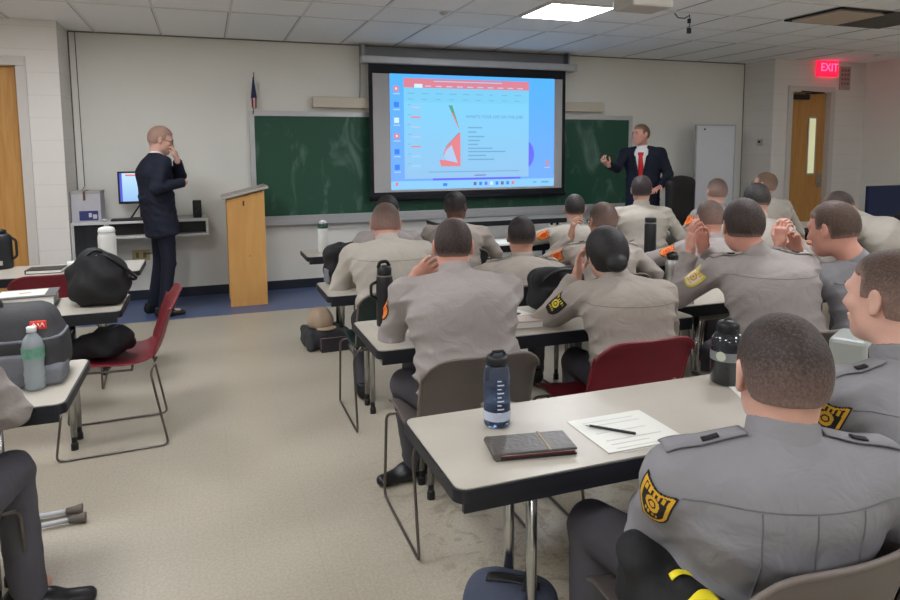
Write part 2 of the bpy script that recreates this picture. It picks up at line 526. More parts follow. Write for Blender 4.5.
def wrinkles(C, yaw, amp, seed, freq=1.):
    r = rvec(yaw); f = fvec(yaw); ph = seed*1.7
    def fn(x, y, z):
        u = (x-C[0])*r[0]+(y-C[1])*r[1]; v = (x-C[0])*f[0]+(y-C[1])*f[1]; w_ = z-C[2]
        low = np.clip((-w_-.18)/.2, .15, 1)
        side = np.clip((np.abs(u)-.10)/.1, .15, 1)
        a = np.sin((u*.8+w_*1.3)*30*freq+2*np.sin(w_*9+ph)+1.5*np.sin(u*11-ph)+v*14)
        b = np.sin((w_*1.6-u*.7)*26*freq+2.2*np.sin(u*8+ph*2)+v*17+ph)
        e = np.sin(w_*60*freq+3*np.sin(u*9+ph)+2*np.sin(v*13))
        rg = lambda q: (1-np.abs(q))**1.5
        return -amp*(rg(a)*low*.9+rg(b)*np.maximum(low, side)*.8+rg(e)*low*.5-.4)
    return fn

SKIN = {'light': (206, 160, 142), 'fair': (216, 170, 152), 'tan': (178, 132, 112), 'brown': (120, 78, 60), 'dark': (96, 68, 58), 'pink': (206, 150, 132)}
SKM = {k: mat('skin_'+k, v, .48, noise=.10, scale=30, bump=.08, bscale=150) for k, v in SKIN.items()}
for _k in SKM: SKM[_k].node_tree.nodes['Principled BSDF'].inputs['Subsurface Weight'].default_value = .0
SHIRT = {
 'grey': mat('uniform_grey', (152, 144, 141), .82, noise=.05, scale=14, bump=.33, bscale=9, spec=.2, bdist=.03),
 'khaki': mat('uniform_khaki_grey', (156, 147, 139), .82, noise=.05, scale=14, bump=.33, bscale=9, spec=.2, bdist=.03),
 'pale': mat('uniform_pale_grey', (170, 163, 153), .82, noise=.05, scale=14, bump=.33, bscale=9, spec=.2, bdist=.03),
 'blue': mat('uniform_blue_grey', (136, 134, 138), .82, noise=.05, scale=14, bump=.33, bscale=9, spec=.2, bdist=.03)}
TROUSER = mat('trouser_charcoal', (82, 80, 86), .85, noise=.1, scale=30, bump=.25, bscale=30, spec=.2)
SHOE = mat('shoe_black', (20, 20, 22), .35, noise=.1, scale=30)
SUIT = mat('suit_navy', (31, 34, 47), .8, noise=.08, scale=25, bump=.15, bscale=25, spec=.25)
WHITE_SH = mat('dress_shirt_white', (226, 224, 224), .8, noise=.02, scale=20)
GOLD = mat('patch_gold', (214, 164, 44), .7, noise=.1, scale=200)
PBLACK = mat('patch_black', (28, 26, 26), .8, noise=.1, scale=200)
PORANGE = mat('patch_orange', (226, 128, 44), .7, noise=.1, scale=200)
PRED = mat('patch_red', (200, 60, 40), .7, noise=.1, scale=200)
PYEL = mat('patch_yellow', (222, 200, 70), .7, noise=.1, scale=200)
PWHITE = mat('patch_white', (226, 220, 200), .7, noise=.05, scale=200)
EYEW = mat('eye_white', (196, 184, 176), .2, noise=0)
EYED = mat('eye_iris', (40, 30, 25), .15, noise=0)
SEAM = {k: mat('seam_'+k, tuple(int(c*.80) for c in v), .85, noise=0) for k, v in dict(grey=(152, 144, 141), khaki=(160, 149, 136), pale=(176, 168, 154), blue=(136, 134, 138)).items()}
GLASSF = mat('glasses_frame', (30, 28, 28), .3, noise=0)

def patch_obj(sd, c, ax, out, kind, parent, og, size=.05, res=14):
    """shield shoulder patch laid on the sleeve"""
    ax = unit(ax); out = unit(out-ax*np.dot(out, ax)); tn = np.cross(ax, out)
    P = []; ids = {}; faces = []; mi = []
    def inside(u, v):     # shield: u across, v along the arm (+ down)
        wv = .88 if v < .1 else .88*math.sqrt(max(0, 1-((v-.1)/.95)**2))
        top = -.92+.10*math.cos(u*PI*1.0)
        return abs(u) <= wv and v >= top
    mats = {'gold': [PBLACK, GOLD, PBLACK, GOLD], 'orange': [PBLACK, PORANGE, PORANGE, PRED], 'yellow': [PYEL, PYEL, PWHITE, GOLD], 'navy': [PBLACK, PBLACK, PBLACK, PYEL]}[kind]
    n = res*2
    for i in range(n+1):
        for j in range(n+1):
            u = i/res-1; v = j/res-1
            P.append(c+out*.11+tn*(u*size*.9)+ax*(v*size*1.12)); ids[i, j] = len(P)-1
    P = march(sd, np.array(P), -out, .002)
    for i in range(n):
        for j in range(n):
            u = (i+.5)/res-1; v = (j+.5)/res-1
            if not inside(u, v): continue
            e = 0
            if not inside(u*1.10, v*1.08+.0): e = 0
            elif not inside(u*1.32, v*1.24): e = 1
            else:
                e = 2
                rr = u*u+(v+.05)**2
                if rr < .16 and not (rr < .05): e = 3
                if -.72 < v < -.48 and math.sin(u*26) > -.2: e = 3
                if .42 < v < .6 and abs(u) < .4 and math.sin(u*30) > -.1: e = 3
                if rr < .02: e = 3
            faces.append([ids[i, j], ids[i+1, j], ids[i+1, j+1], ids[i, j+1]]); mi.append(e)
    used = sorted({q for f in faces for q in f}); rm = {q: k for k, q in enumerate(used)}
    return pmesh('shoulder_patch', P[used], [[rm[q] for q in f] for f in faces], mats, parent, og, mi, .002)

def strip(sd, p0, p1, wdir, hw, direction, n=16, off=.004, taper=None):
    P = []; faces = []
    for i in range(n+1):
        t = i/n; c = p0+(p1-p0)*t
        hh = hw*(taper(t) if taper else 1)
        for s_ in (-1, -.33, .33, 1): P.append(c+wdir*hh*s_)
    P = march(sd, np.array(P), direction, off)
    for i in range(n):
        for k in range(3): faces.append([i*4+k, i*4+k+1, i*4+5+k, i*4+4+k])
    return P, faces

N_P = [0]
def person(label, head, hy=33, hp=8, hr=0, ty=15, c7=None, pelvis=None, lean=.12, L=None, R=None, skin='light', hair='buzz', hc=(50, 40, 36),
           shirt='khaki', res=2, patchL=None, patchR=None, group='trainees in grey uniform shirts', build=1., glasses=False, suit=False, stand=False,
           knees=None, tie=False, epaulettes=False, seams=False, fade=None, trouser=True, wr=.010, hscale=1., neck=.14, feet=None, fds=None):
    N_P[0] += 1; seed = N_P[0]
    head = V3(head); tf = fvec(ty); tr = rvec(ty); M = head_frame(hy, hp, hr)
    Hf, Hu = M[:, 1], M[:, 2]
    if c7 is None: c7 = head-tf*.055-V3(0, 0, neck)
    c7 = V3(c7)
    if pelvis is None: pelvis = V3(c7[0]-tf[0]*lean, c7[1]-tf[1]*lean, .55 if not stand else .95)
    pelvis = V3(pelvis); og = V3(pelvis[0], pelvis[1], 0)
    wst = pelvis+(c7-pelvis)*.36-tf*.025+V3(0, 0, .0); chs = pelvis+(c7-pelvis)*.72-tf*.02
    b = build; k = .035
    shc = c7-V3(0, 0, .070)+tf*.025
    shL = shc-tr*.185*b; shR = shc+tr*.185*b
    spineu = unit(c7-pelvis)
    arms = []
    for s_, sh, A in ((-1, shL, L), (1, shR, R)):
        A = dict(A or {})
        if 'w' in A: W = V3(A['w'])
        else:
            lw = A.get('lw', (.14*s_, .40, .0))
            W = V3(*(pelvis+tr*lw[0]+tf*lw[1])[:2], A.get('z', .775)); A.setdefault('d', tuple(tf*.9-tr*s_*.5-V3(0, 0, .05)))
        if 'e' in A: E = clampd(sh, V3(A['e']), .24, .32); W = clampd(E, W, .22, .275)
        else: E, W = ik(sh, W, V3(A.get('pole', tr*s_*.55-V3(0, 0, .8)-tf*.1)))
        if 'e' not in A and not stand and sh[2] < 1.1: E = V3(E[0], E[1], max(E[2], .72))
        D = unit(A.get('d', W-E+tf*.0)); N = V3(A.get('n', (0, 0, -1)))
        arms.append((s_, sh, E, W, D, N, A))
    hip = [pelvis+tr*s_*.09 for s_ in (-1, 1)]
    if stand:
        kn = [V3(h[0], h[1], .50)+tf*.03 for h in hip]; an = [V3(h[0], h[1], .085)-tf*.02 for h in hip]
        if feet is not None: an = [V3(*f_) for f_ in feet]; kn = [(hip[i]+an[i])/2+tf*.04 for i in range(2)]
    else:
        kn = [pelvis+tr*s_*.15+tf*.42+V3(0, 0, -.03) for s_ in (-1, 1)]
        if knees: kn = [V3(q) for q in knees]
        an = [V3(q[0], q[1], .085)+tf*.03 for q in kn]
        if feet is not None: an = [V3(*f_) for f_ in feet]
    # -- body
    sd = SD()
    add_head(sd, head, M, True, 0, hscale)
    nb = head-Hf*.022-Hu*.055
    sd.ec(c7-V3(0, 0, .04)+tf*.01, nb, .058*b, .054, .025)
    sd.ec(pelvis, wst, (.145*b, .10*b), (.125*b, .09*b), k, X=tr)
    sd.ec(wst, chs, (.125*b, .09*b), (.15*b, .10*b), k, X=tr)
    sd.ec(chs, c7-V3(0, 0, .07), (.15*b, .10*b), (.10*b, .065*b), k, X=tr)
    sd.ec(shL, shR, .045, .045, k)
    for s_, sh, E, W, D, N, A in arms:
        sd.ec(sh, E, .046, .037, .02); sd.ec(E, W, .038, .025, .015)
        if not A.get('nohand'):
            add_hand(sd, W, D, N, A.get('side', -s_), A.get('curl', .55), sc=A.get('hs', 1.))
    for i in range(2):
        sd.ec(hip[i], kn[i], .075, .052, .03); sd.ec(kn[i], an[i], .050, .036, .02)
        sd.ec(an[i]-V3(0, 0, .03), an[i]+tf*.13-V3(0, 0, .045), .030, .026, .02)
    rs = [(.013, .0055, .0045), (.016, .0075, .0062), (.02, .0095, .0085)][res]
    fine = [(head+Hf*.01, V3(.12, .12, .14), rs[1])]
    for a_ in arms:
        if not a_[6].get('nohand') and not a_[6].get('lo'): fine.append((a_[3]+a_[4]*.08, V3(.085, .085, .085), rs[2]))
    body = sd_obj('person', sd, SKM[skin], None, rs[0], fine, 1, og)
    tag(body, label, 'person', group)
    # -- eyes
    for s_ in (-1, 1):
        c = head+M@(V3(.031*s_, .0775, .004)*hscale)-og
        mb = MB(); mb.sphere((0, 0, 0), .0108*hscale, 10, 0); 
        mb.sphere((0, .0062, 0), (.0062, .0054, .0062), 8, 1)
        Mx = Matrix(M.tolist()).to_4x4(); Mx.translation = Vector(c)
        mb2 = MB(); mb2.add([Mx@Vector(v) for v in mb.v], mb.f); mb2.mi = mb.mi; mb2.sm = mb.sm
        mb2.build('eye', [EYEW, EYED], body)
    if res < 2 or stand:
        for s_ in (-1, 1):
            mbb = MB(); mbb.tube([Vector(head+M@(V3(s_*x_, y_, z_)*hscale)-og) for x_, y_, z_ in ((.014, .0955, .024), (.030, .0945, .029), (.048, .083, .025))], [.0028, .0034, .002], 6)
            mbb.build('eyebrow', mat('brow_%d_%d_%d' % hc, tuple(int(c*.8) for c in hc), .8, noise=0), body)
    # -- hair
    def hl(P):
        d = P-head; return d@M/hscale
    if hair != 'bald':
        t = {'buzz': .0045, 'short': .008, 'balding': .004, 'bun': .014}[hair]
        hs = SD(); add_head(hs, head, M, False, t, hscale)
        C0 = head.copy()
        def region(x, y, z):
            dx, dy, dz = (x-C0[0])/hscale, (y-C0[1])/hscale, (z-C0[2])/hscale
            ly = dx*M[0, 1]+dy*M[1, 1]+dz*M[2, 1]; lz = dx*M[0, 2]+dy*M[1, 2]+dz*M[2, 2]; lx = dx*M[0, 0]+dy*M[1, 0]+dz*M[2, 0]
            if hair == 'bun':
                A = np.maximum(.04-lz+.25*np.abs(lx), ly-.09); B = np.maximum(-.02-lz, ly-.035); Cc = np.maximum(-.075-lz, ly+.02)
            else:
                A = np.maximum(.052-lz-.15*(ly-.06), ly-.080+9*lx*lx); B = np.maximum(.004-lz, ly-.035); Cc = np.maximum(-.046-lz, ly+.022)
            return np.minimum(np.minimum(A, B), Cc)*.8
        hs.fn(region, '&'); REG = region
        if hair == 'bun':
            hs.el(head+M@V3(0, -.115, -.035), (.044, .034, .036), .015, M)
        if hair == 'short':
            hs.fn(lambda x, y, z: .0012*np.sin((x-C0[0])*300+3*np.sin(z*60))*np.sin((y-C0[1])*260+z*90), 'd')
        f0, f1 = fade if fade else ((-.06, .03) if hair == 'buzz' else (-.09, -.02))
        def fa(V):
            q = hl(V); s_ = np.clip((q[:, 2]-f0)/(f1-f0), 0, 1)*.75+.25
            s_ = s_*np.clip(-REG(V[:, 0], V[:, 1], V[:, 2])/.016+.12, 0, 1)
            if hair == 'balding':
                cr = np.sqrt(q[:, 0]**2+(q[:, 1]-.01)**2); s_ = s_*np.clip((cr-.030)/.045, .12, 1)
            return s_
        if hair == 'bun': fa = lambda V: np.ones(len(V))*1.6
        HB = head.copy()
        sc_ = tuple(int(SKIN[skin][i]*.38+hc[i]*.22+(122, 110, 104)[i]*.40) for i in range(3))
        hm = hair_mat('hair_%d_%d_%d_%s' % (hc+(skin,)), hc, sc_, .5 if hair == 'bun' else .3)
        sd_obj('hair', hs, hm, body, rs[1], (), 1, og, {'fade': fa})
    if glasses:
        mb = MB()
        for s_ in (-1, 1):
            pts = [head+M@V3(.033*s_+.025*math.cos(a), .100, .002+.018*math.sin(a))-og for a in [q*PI/6 for q in range(12)]]
            mb.tube(pts, .0022, 6, closed=True)
            mb.tube([head+M@V3(.058*s_, .098, .008)-og, head+M@V3(.082*s_, .0, .008)-og], .0025, 6)
        mb.tube([head+M@V3(-.008, .101, .006)-og, head+M@V3(.008, .101, .006)-og], .002, 6)
        mb.build('glasses', GLASSF, body)
    # -- shirt or jacket
    o_ = .020 if not suit else .030
    sh_ = SD()
    low = pelvis+spineu*.02 if not stand else pelvis-V3(0, 0, .16 if suit else .0)
    if stand: sh_.ec(low, wst, (.165*b+o_*.6, .12*b+o_*.5), (.145*b+o_, .105*b+o_), k, X=tr, cap=.25)
    else: sh_.ec(low, wst, (.160*b+o_, .112*b+o_), (.158*b+o_, .106*b+o_), k, X=tr, cap=.5)
    sh_.ec(wst, chs, ((.145 if stand else .158)*b+o_, .106*b+o_), (.166*b+o_, .104*b+o_), k, X=tr)
    sh_.ec(chs, c7-V3(0, 0, .078), (.166*b+o_, .104*b+o_), (.130*b+o_, .060*b+o_), .05, X=tr)
    sh_.ec(shL, shR, .050+o_*.5, .050+o_*.5, .05)
    for s_ in (-1, 1): sh_.ec(c7-V3(0, 0, .02)+tf*.008+tr*s_*.03, shc+tr*s_*.140*b+V3(0, 0, .012), .038, .040, .05)
    coll = SD()
    cd = unit(nb-(c7-V3(0, 0, .04)))
    cbase = c7-V3(0, 0, .045)+tf*.008
    sh_.ec(cbase, cbase+cd*(.060), .070*b, .067, .02, cap=.12)
    coll.ec(cbase+cd*.02, cbase+cd*(.092), .0705*b, .0655, .012, cap=.10)
    sleeve_end = []
    for s_, sh, E, W, D, N, A in arms:
        sh_.ec(sh, E, .057+o_*.35, .048+o_*.25, .03)
        W2 = W-unit(W-E)*.012
        sh_.ec(E, W2, .048+o_*.25, .036+o_*.2, .02, cap=.15)
    if suit and tie:
        # V opening at the front of the jacket
        def vee(x, y, z):
            dx, dy, dz = x-shc[0], y-shc[1], z-shc[2]
            u = dx*tr[0]+dy*tr[1]; v = dx*tf[0]+dy*tf[1]
            wv = .078*np.clip((dz+.42)/.42, 0, 1.0)
            return np.maximum(np.maximum(np.abs(u)-wv, .045-v), -.42-dz)
        sh_.fn(vee, '-', .004)
    if wr: sh_.fn(wrinkles(c7, ty, wr, seed), 'd')
    sres = [.0078, .011, .016][res]
    scol = SUIT if suit else SHIRT[shirt]
    shirt_o = sd_obj('suit_jacket' if suit else 'uniform_shirt', sh_, scol, body, sres, (), 1, og)
    if not suit: sd_obj('collar', coll, scol, body, [.006, .009, .013][res], (), 0, og)
    if suit:
        ins = SD()
        ins.ec(shc-tr*.04+tf*.02-V3(0, 0, .01), shc+tr*.04+tf*.02-V3(0, 0, .01), .066, .066, .03)
        ins.ec(c7-V3(0, 0, .13)+tf*.045, cbase+cd*.03+tf*.012, .078, .066, .02, X=tr)
        ins.ec(chs, c7-V3(0, 0, .05), (.155*b, .108*b+.012), (.105*b, .06*b+.012), .03, X=tr)
        ins.ec(wst, chs, (.13, .10*b+.012), (.15*b, .108*b+.012), .03, X=tr)
        ins.ec(cbase, cbase+cd*.085, .066, .061, .01, cap=.12)
        sd_obj('dress_shirt', ins, WHITE_SH, body, .011, (), 1, og)
    if tie:
        tm = mat('tie_red', (196, 30, 38), .6, noise=.1, scale=60)
        top = c7+tf*.09-V3(0, 0, .055); bot = pelvis+tf*.10+V3(0, 0, .06)
        P, fc = strip(ins, top+tf*.2, bot+tf*.2, tr, .036, -tf, 20, .006, lambda t: .55+.75*t if t > .08 else .9)
        pmesh('tie', P, fc, tm, body, og, None, .006)
        for s_ in (-1, 1):    # lapels
            P, fc = strip(sh_, c7+tr*s_*.065+tf*.25-V3(0, 0, .03), shc+tr*s_*.018+tf*.25-V3(0, 0, .30), tr*1.0, .030, -tf, 14, .006, lambda t: .5+.9*math.sin(PI*min(1, t*1.1+.1)))
            P = P  # rests on the jacket front
            pmesh('lapel', P, fc, SUIT, body, og, None, .004)
    # patches and epaulettes
    for pk, idx in ((patchL, 0), (patchR, 1)):
        if pk:
            s_, sh, E, W, D, N, A = arms[idx]
            axd = unit(E-sh); c = sh+axd*A.get('pd', .085)
            outd = unit(tr*s_*1.0-tf*.25+V3(0, 0, .1)) if 'pn' not in A else unit(A['pn'])
            patch_obj(sh_, c, axd, outd, pk, body, og, .047, [26, 14, 8][res])
    if epaulettes:
        for s_ in (-1, 1):
            p0 = c7+tr*s_*.075+tf*.015+V3(0, 0, .12); p1 = shc+tr*s_*.215*b+tf*.0+V3(0, 0, .14)
            P, fc = strip(sh_, p0, p1, tf, .026, V3(0, 0, -1), 16, .006, lambda t: .75+.25*t)
            pmesh('epaulette', P, fc, SHIRT[shirt], body, og, None, .004)
            P, fc = strip(sh_, shc+tr*s_*.12*b+V3(0, 0, .14)-tf*.02, shc+tr*s_*.15*b+V3(0, 0, .14)-tf*.02, tf, .006, V3(0, 0, -1), 4, .011)
            pmesh('button', P, fc, PBLACK, body, og, None, .003)
    if seams:
        def line(p0, p1, n=22):
            t = np.linspace(0, 1, n)[:, None]; P = p0+(p1-p0)*t-tf*.25
            return march(sh_, P, tf, .0005, 60)
        ls = [line(shc-tr*.20*b-V3(0, 0, .004), shc+tr*.20*b-V3(0, 0, .004))]
        if seams > 1:
            for uu in (-.085, .01, .105): ls.append(line(shc+tr*uu-V3(0, 0, .008), shc+tr*uu*.9-V3(0, 0, .30), 30))
        mb = MB()
        for l in ls: mb.tube([Vector(p-og) for p in l], .0016, 6)
        mb.build('seam', SEAM[shirt], body)
    # trousers
    if trouser:
        tz = SD(); o2 = .014
        tz.ec(pelvis-V3(0, 0, .02), pelvis+spineu*.07, (.160*b+.006, .118*b+.006), (.142*b, .105*b), .03, X=tr, cap=.4)
        for i in range(2):
            tz.ec(hip[i], kn[i], .088, .066, .035); tz.ec(kn[i], an[i]-V3(0, 0, .02), .064, .052, .02, cap=.2)
        tz.fn(wrinkles(kn[0], ty, .004, seed+3, .8), 'd')
        sd_obj('trousers', tz, SUIT if suit else TROUSER, body, [.012, .016, .02][res], (), 1, og)
        for i in range(2):
            sh2 = SD(); a = V3(an[i][0], an[i][1], .045)
            fd = tf if fds is None else unit(V3(*fds[i]))
            sh2.ec(a-fd*.045, a+fd*.05, (.038, .042), (.042, .040), .02, X=np.cross(fd, V3(0, 0, 1)))
            sh2.ec(a+fd*.05-V3(0, 0, .008), a+fd*.17-V3(0, 0, .018), (.044, .030), (.036, .024), .03, X=np.cross(fd, V3(0, 0, 1)))
            sh2.ec(a-fd*.035+V3(0, 0, .0), a-fd*.03+V3(0, 0, .05), .040, .042, .02, cap=.3)
            sh2.fn(lambda x, y, z: .002-z, '&')
            sd_obj('shoe', sh2, SHOE, body, .009 if res < 2 else .014, (), 1, og)
    return body

# ------------------------------------------------------------------ room shell
D, CZ, X0, XR = 7.566, 2.721, -1.22, 7.18
GX = -.96985
def scuffs(nt, geo, sx, cur):
    n = nd(nt, 'ShaderNodeTexNoise'); n.inputs['Scale'].default_value = 7; n.inputs['Detail'].default_value = 8; n.inputs['Distortion'].default_value = 1.6; n.inputs['Roughness'].default_value = .7
    nt.links.new(geo.outputs['Position'], n.inputs['Vector'])
    rp = nd(nt, 'ShaderNodeValToRGB'); e = rp.color_ramp.elements
    e[0].position = .40; e[0].color = (.50, .46, .40, 1); e[1].position = .49; e[1].color = (1, 1, 1, 1)
    nt.links.new(n.outputs['Fac'], rp.inputs[0])
    big = nd(nt, 'ShaderNodeTexNoise'); big.inputs['Scale'].default_value = .8
    nt.links.new(geo.outputs['Position'], big.inputs['Vector'])
    # wear gathers where the chairs of the near rows scrape
    a = math_node(nt, 'SUBTRACT', sx.outputs[0], .55); a = math_node(nt, 'MULTIPLY', a, 2.2)
    b = math_node(nt, 'SUBTRACT', 3.4, sx.outputs[1]); b = math_node(nt, 'MULTIPLY', b, .8)
    c = math_node(nt, 'MINIMUM', a, b); c = math_node(nt, 'MULTIPLY', c, big.outputs['Fac']); c = math_node(nt, 'MULTIPLY', c, 2.0); 
    cl = nd(nt, 'ShaderNodeClamp'); nt.links.new(c, cl.inputs[0])
    f = math_node(nt, 'MULTIPLY', cl.outputs[0], .9)
    mx = nd(nt, 'ShaderNodeMix', data_type='RGBA', blend_type='MULTIPLY'); nt.links.new(f, mx.inputs['Factor'])
    nt.links.new(cur, mx.inputs['A']); nt.links.new(rp.outputs[0], mx.inputs['B'])
    return mx.outputs['Result']
M_FLOOR = surf_mat('floor_tile_beige', (180, 171, 154), (166, 157, 141), [(0, .3048, 0.04, .0012), (1, .3048, .12, .0012)], .38, .05, 2.2, .13, 90, bump=.02, extra=scuffs)
M_BLUE = surf_mat('floor_tile_blue', (84, 98, 134), (68, 80, 112), [(0, .3048, 0.04, .002), (1, .3048, .12, .002)], .35, .08, 3, .12, 90)
M_WALL = surf_mat('wall_paint', (226, 224, 216), (0, 0, 0), [], .75, .015, 1.5, 0, bump=.03, bscale=120)
M_BLOCK = surf_mat('wall_block_paint', (224, 219, 213), (212, 207, 201), [(2, .2032, .02, .003)], .7, .02, 4, bump=.06, bscale=60)
M_CEIL = surf_mat('ceiling_tile', (244, 243, 242), (120, 117, 114), [(0, .6096, GX, .006)], .9, .03, 1.1, .05, 220, bump=.05, bscale=200)
M_TBAR = mat('ceiling_grid', (222, 219, 217), .6, noise=.02)
M_TDARK = mat('ceiling_joint_shadow', (120, 116, 112), .9, noise=0)
M_BASE = mat('cove_base_navy', (34, 38, 52), .5, noise=.05)
M_TRIM = mat('door_frame_paint', (204, 198, 192), .55, noise=.03)
M_DOOR = wood_mat('door_oak', (184, 130, 64), (204, 152, 84), (10, 10, .7))
M_METAL = mat('brushed_metal', (168, 168, 170), .35, 1., noise=.05)
M_CHROME = mat('chrome', (200, 200, 200), .15, 1., noise=0)
M_BLACK = mat('black_plastic', (20, 20, 22), .45, noise=.1)
M_DARK = mat('dark_plastic', (38, 38, 40), .6, noise=.1)

def frame4(mb, x0, x1, z0, z1, t, y0, y1, bev=.003, tz=None):
    tz = tz or t
    mb.box(x0, x0+t, y0, y1, z0+tz, z1-tz, bev); mb.box(x1-t, x1, y0, y1, z0+tz, z1-tz, bev)
    mb.box(x0, x1, y0, y1, z0, z0+tz, bev); mb.box(x0, x1, y0, y1, z1-tz, z1, bev); return mb
def slab(name, x0, x1, y0, y1, z0, z1, material, **kw):
    return tag(MB().box(x0, x1, y0, y1, z0, z1).build(name, material), kind='structure')
mb = MB(); mb.add([(-5, -3.6, 0), (10, -3.6, 0), (10, 6.52, 0), (-5, 6.52, 0)], [[0, 1, 2, 3]]); mb.add([(-5, 6.52, 0), (10, 6.52, 0), (10, 7.8, 0), (-5, 7.8, 0)], [[0, 1, 2, 3]], mi=1)
mb.add([(-5, -3.6, -.1), (10, -3.6, -.1), (10, 7.8, -.1), (-5, 7.8, -.1)], [[3, 2, 1, 0]])
tag(mb.build('floor', [M_FLOOR, M_BLUE]), kind='structure')
slab('ceiling', -5, 10, -3.6, 7.8, CZ, CZ+.1, M_CEIL)
slab('wall_front', X0-.05, XR+.05, D, D+.15, 0, CZ, M_WALL)
def wall_with_door(name, x0, x1, y0, y1, d0, d1, dz):
    mb = MB(); mb.box(x0, d0, y0, y1, 0, CZ); mb.box(d1, x1, y0, y1, 0, CZ); mb.box(d0, d1, y0, y1, dz, CZ)
    return tag(mb.build(name, M_BLOCK), kind='structure')
wall_with_door('wall_front_left', -5, X0, 7.035, D+.15, -2.50, -1.53, 2.34)
wall_with_door('wall_front_right', XR, 10, 7.03, D+.15, 7.475, 8.225, 2.325)
slab('wall_right', 8.85, 9.0, -3.6, 7.03, 0, CZ, M_WALL)
slab('wall_left', -4.6, -4.45, -3.6, 7.03, 0, CZ, M_WALL)
slab('wall_back', -4.5, 8.9, -3.55, -3.4, 0, CZ, M_WALL)
slab('baseboard_front', X0+.012, XR-.012, D-.012, D, 0, .10, M_BASE)
slab('baseboard_left', X0-.0, X0+.012, 7.035, D, 0, .10, M_BASE)
slab('baseboard_front_left', -1.45, X0+.012, 7.023, 7.035, 0, .10, M_BASE)
slab('corner_shadow_strip', X0-.004, X0+.010, D-.012, D, .1, CZ, mat('corner_painted_shadow', (96, 98, 94), .8, noise=0))  # dark strip colours in the shade line of the left corner
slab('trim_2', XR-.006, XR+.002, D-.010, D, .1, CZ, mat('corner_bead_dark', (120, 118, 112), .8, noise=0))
# doors
def door(n, x0, x1, y, dz, window, closer):
    e = empty('door_%d' % n, ((x0+x1)/2, y+.09, 0)); tag(e, kind='structure')
    ox = (x0+x1)/2; oy = y+.09
    def b(name, m_, *a, **k):
        mb = MB(); mb.box(a[0]-ox, a[1]-ox, a[2]-oy, a[3]-oy, a[4], a[5], k.get('bev', .003)); return mb.build(name, m_, e)
    b('door_leaf', M_DOOR, x0+.03, x1-.03, y+.07, y+.115, .008, dz-.03)
    mb = MB()
    for a0, a1 in ((x0-.05, x0+.03), (x1-.03, x1+.05)): mb.box(a0-ox, a1-ox, -.11, .06, 0, dz-.031, .002)
    mb.box(x0-.05-ox, x1+.05-ox, -.11, .06, dz-.03, dz+.05, .004)
    mb.build('door_frame', M_TRIM, e)
    if window:
        a0, a1, z0, z1 = window; mb = frame4(MB(), a0-ox, a1-ox, z0, z1, .025, -.032, -.018)
        mb.build('window_trim', mat('vision_trim', (176, 164, 140), .5, noise=.03), e)
        b('window_glass', mat('door_glass', (222, 224, 186), .25, noise=.05, scale=6, emit=(222, 222, 178), es=.35), a0+.02, a1-.02, y+.062, y+.068, z0+.02, z1-.02)
        mb = MB(); mb.box(x1-.13-ox, x1-.07-ox, -.03, -.018, .98, 1.18, .004); mb.build('lock_plate', M_METAL, e)
        mb = MB(); mb.tube([(x1-.10-ox, -.02, 1.06), (x1-.10-ox, -.075, 1.06), (x1-.21-ox, -.075, 1.06)], .010, 8, round_c=.02); mb.build('handle', M_METAL, e)
    if closer:
        mb = MB(); mb.box(x0+.05-ox, x0+.36-ox, -.085, -.02, dz-.13, dz-.06, .008); mb.build('door_closer', mat('closer_dark', (46, 46, 48), .4, .3, noise=.1), e)
        mb = MB(); mb.tube([(x0+.30-ox, -.06, dz-.05), (x0+.48-ox, -.20, dz-.045), (x0+.16-ox, -.10, dz-.02)], .009, 6); mb.build('closer_arm', M_DARK, e)
    return e
door(1, -2.50, -1.53, 7.035, 2.34, None, False)
door(2, 7.475, 8.225, 7.03, 2.325, (7.88, 8.05, 1.16, 1.97), True)
slab('wall_behind_left_door', -2.6, -1.45, D+.02, D+.06, 0, 2.5, M_WALL)
# ceiling grid cross bars and light edge bars
mb = MB()
ys = [6.154-.6096*i for i in range(0, 16)]
for i, y in enumerate(ys):
    mb.box(-4.45, 8.85, y-.011, y+.011, CZ-.004, CZ+.002)
for i in range(-6, 17):
    x = GX+.6096*i
    mb.box(x-.011, x+.011, -3.4, D-.003, CZ-.0035, CZ+.002)
tag(mb.build('trim_3', M_TBAR), kind='structure')
mb = MB()
rg = random.Random(3)
for y in ys[:6]:     # dark strips stand in for the thin shadow along some bars
    for i in range(-4, 16):
        if rg.random() < .8: x = GX+.6096*i; mb.box(x+.015, x+.595, y+.0115, y+.0115+rg.choice((.004, .006, .010)), CZ-.003, CZ-.0005)
for i in range(-4, 16):
    x = GX+.6096*i
    for y in [6.154]+ys[:7]:
        if rg.random() < .55: mb.box(x-.016, x-.011, y-.6 if y != 6.154 else 6.17, y-.02 if y != 6.154 else D-.01, CZ-.003, CZ-.0005)
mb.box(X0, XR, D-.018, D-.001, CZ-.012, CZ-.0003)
tag(mb.build('joint_shadow_strips', M_TDARK), kind='structure')

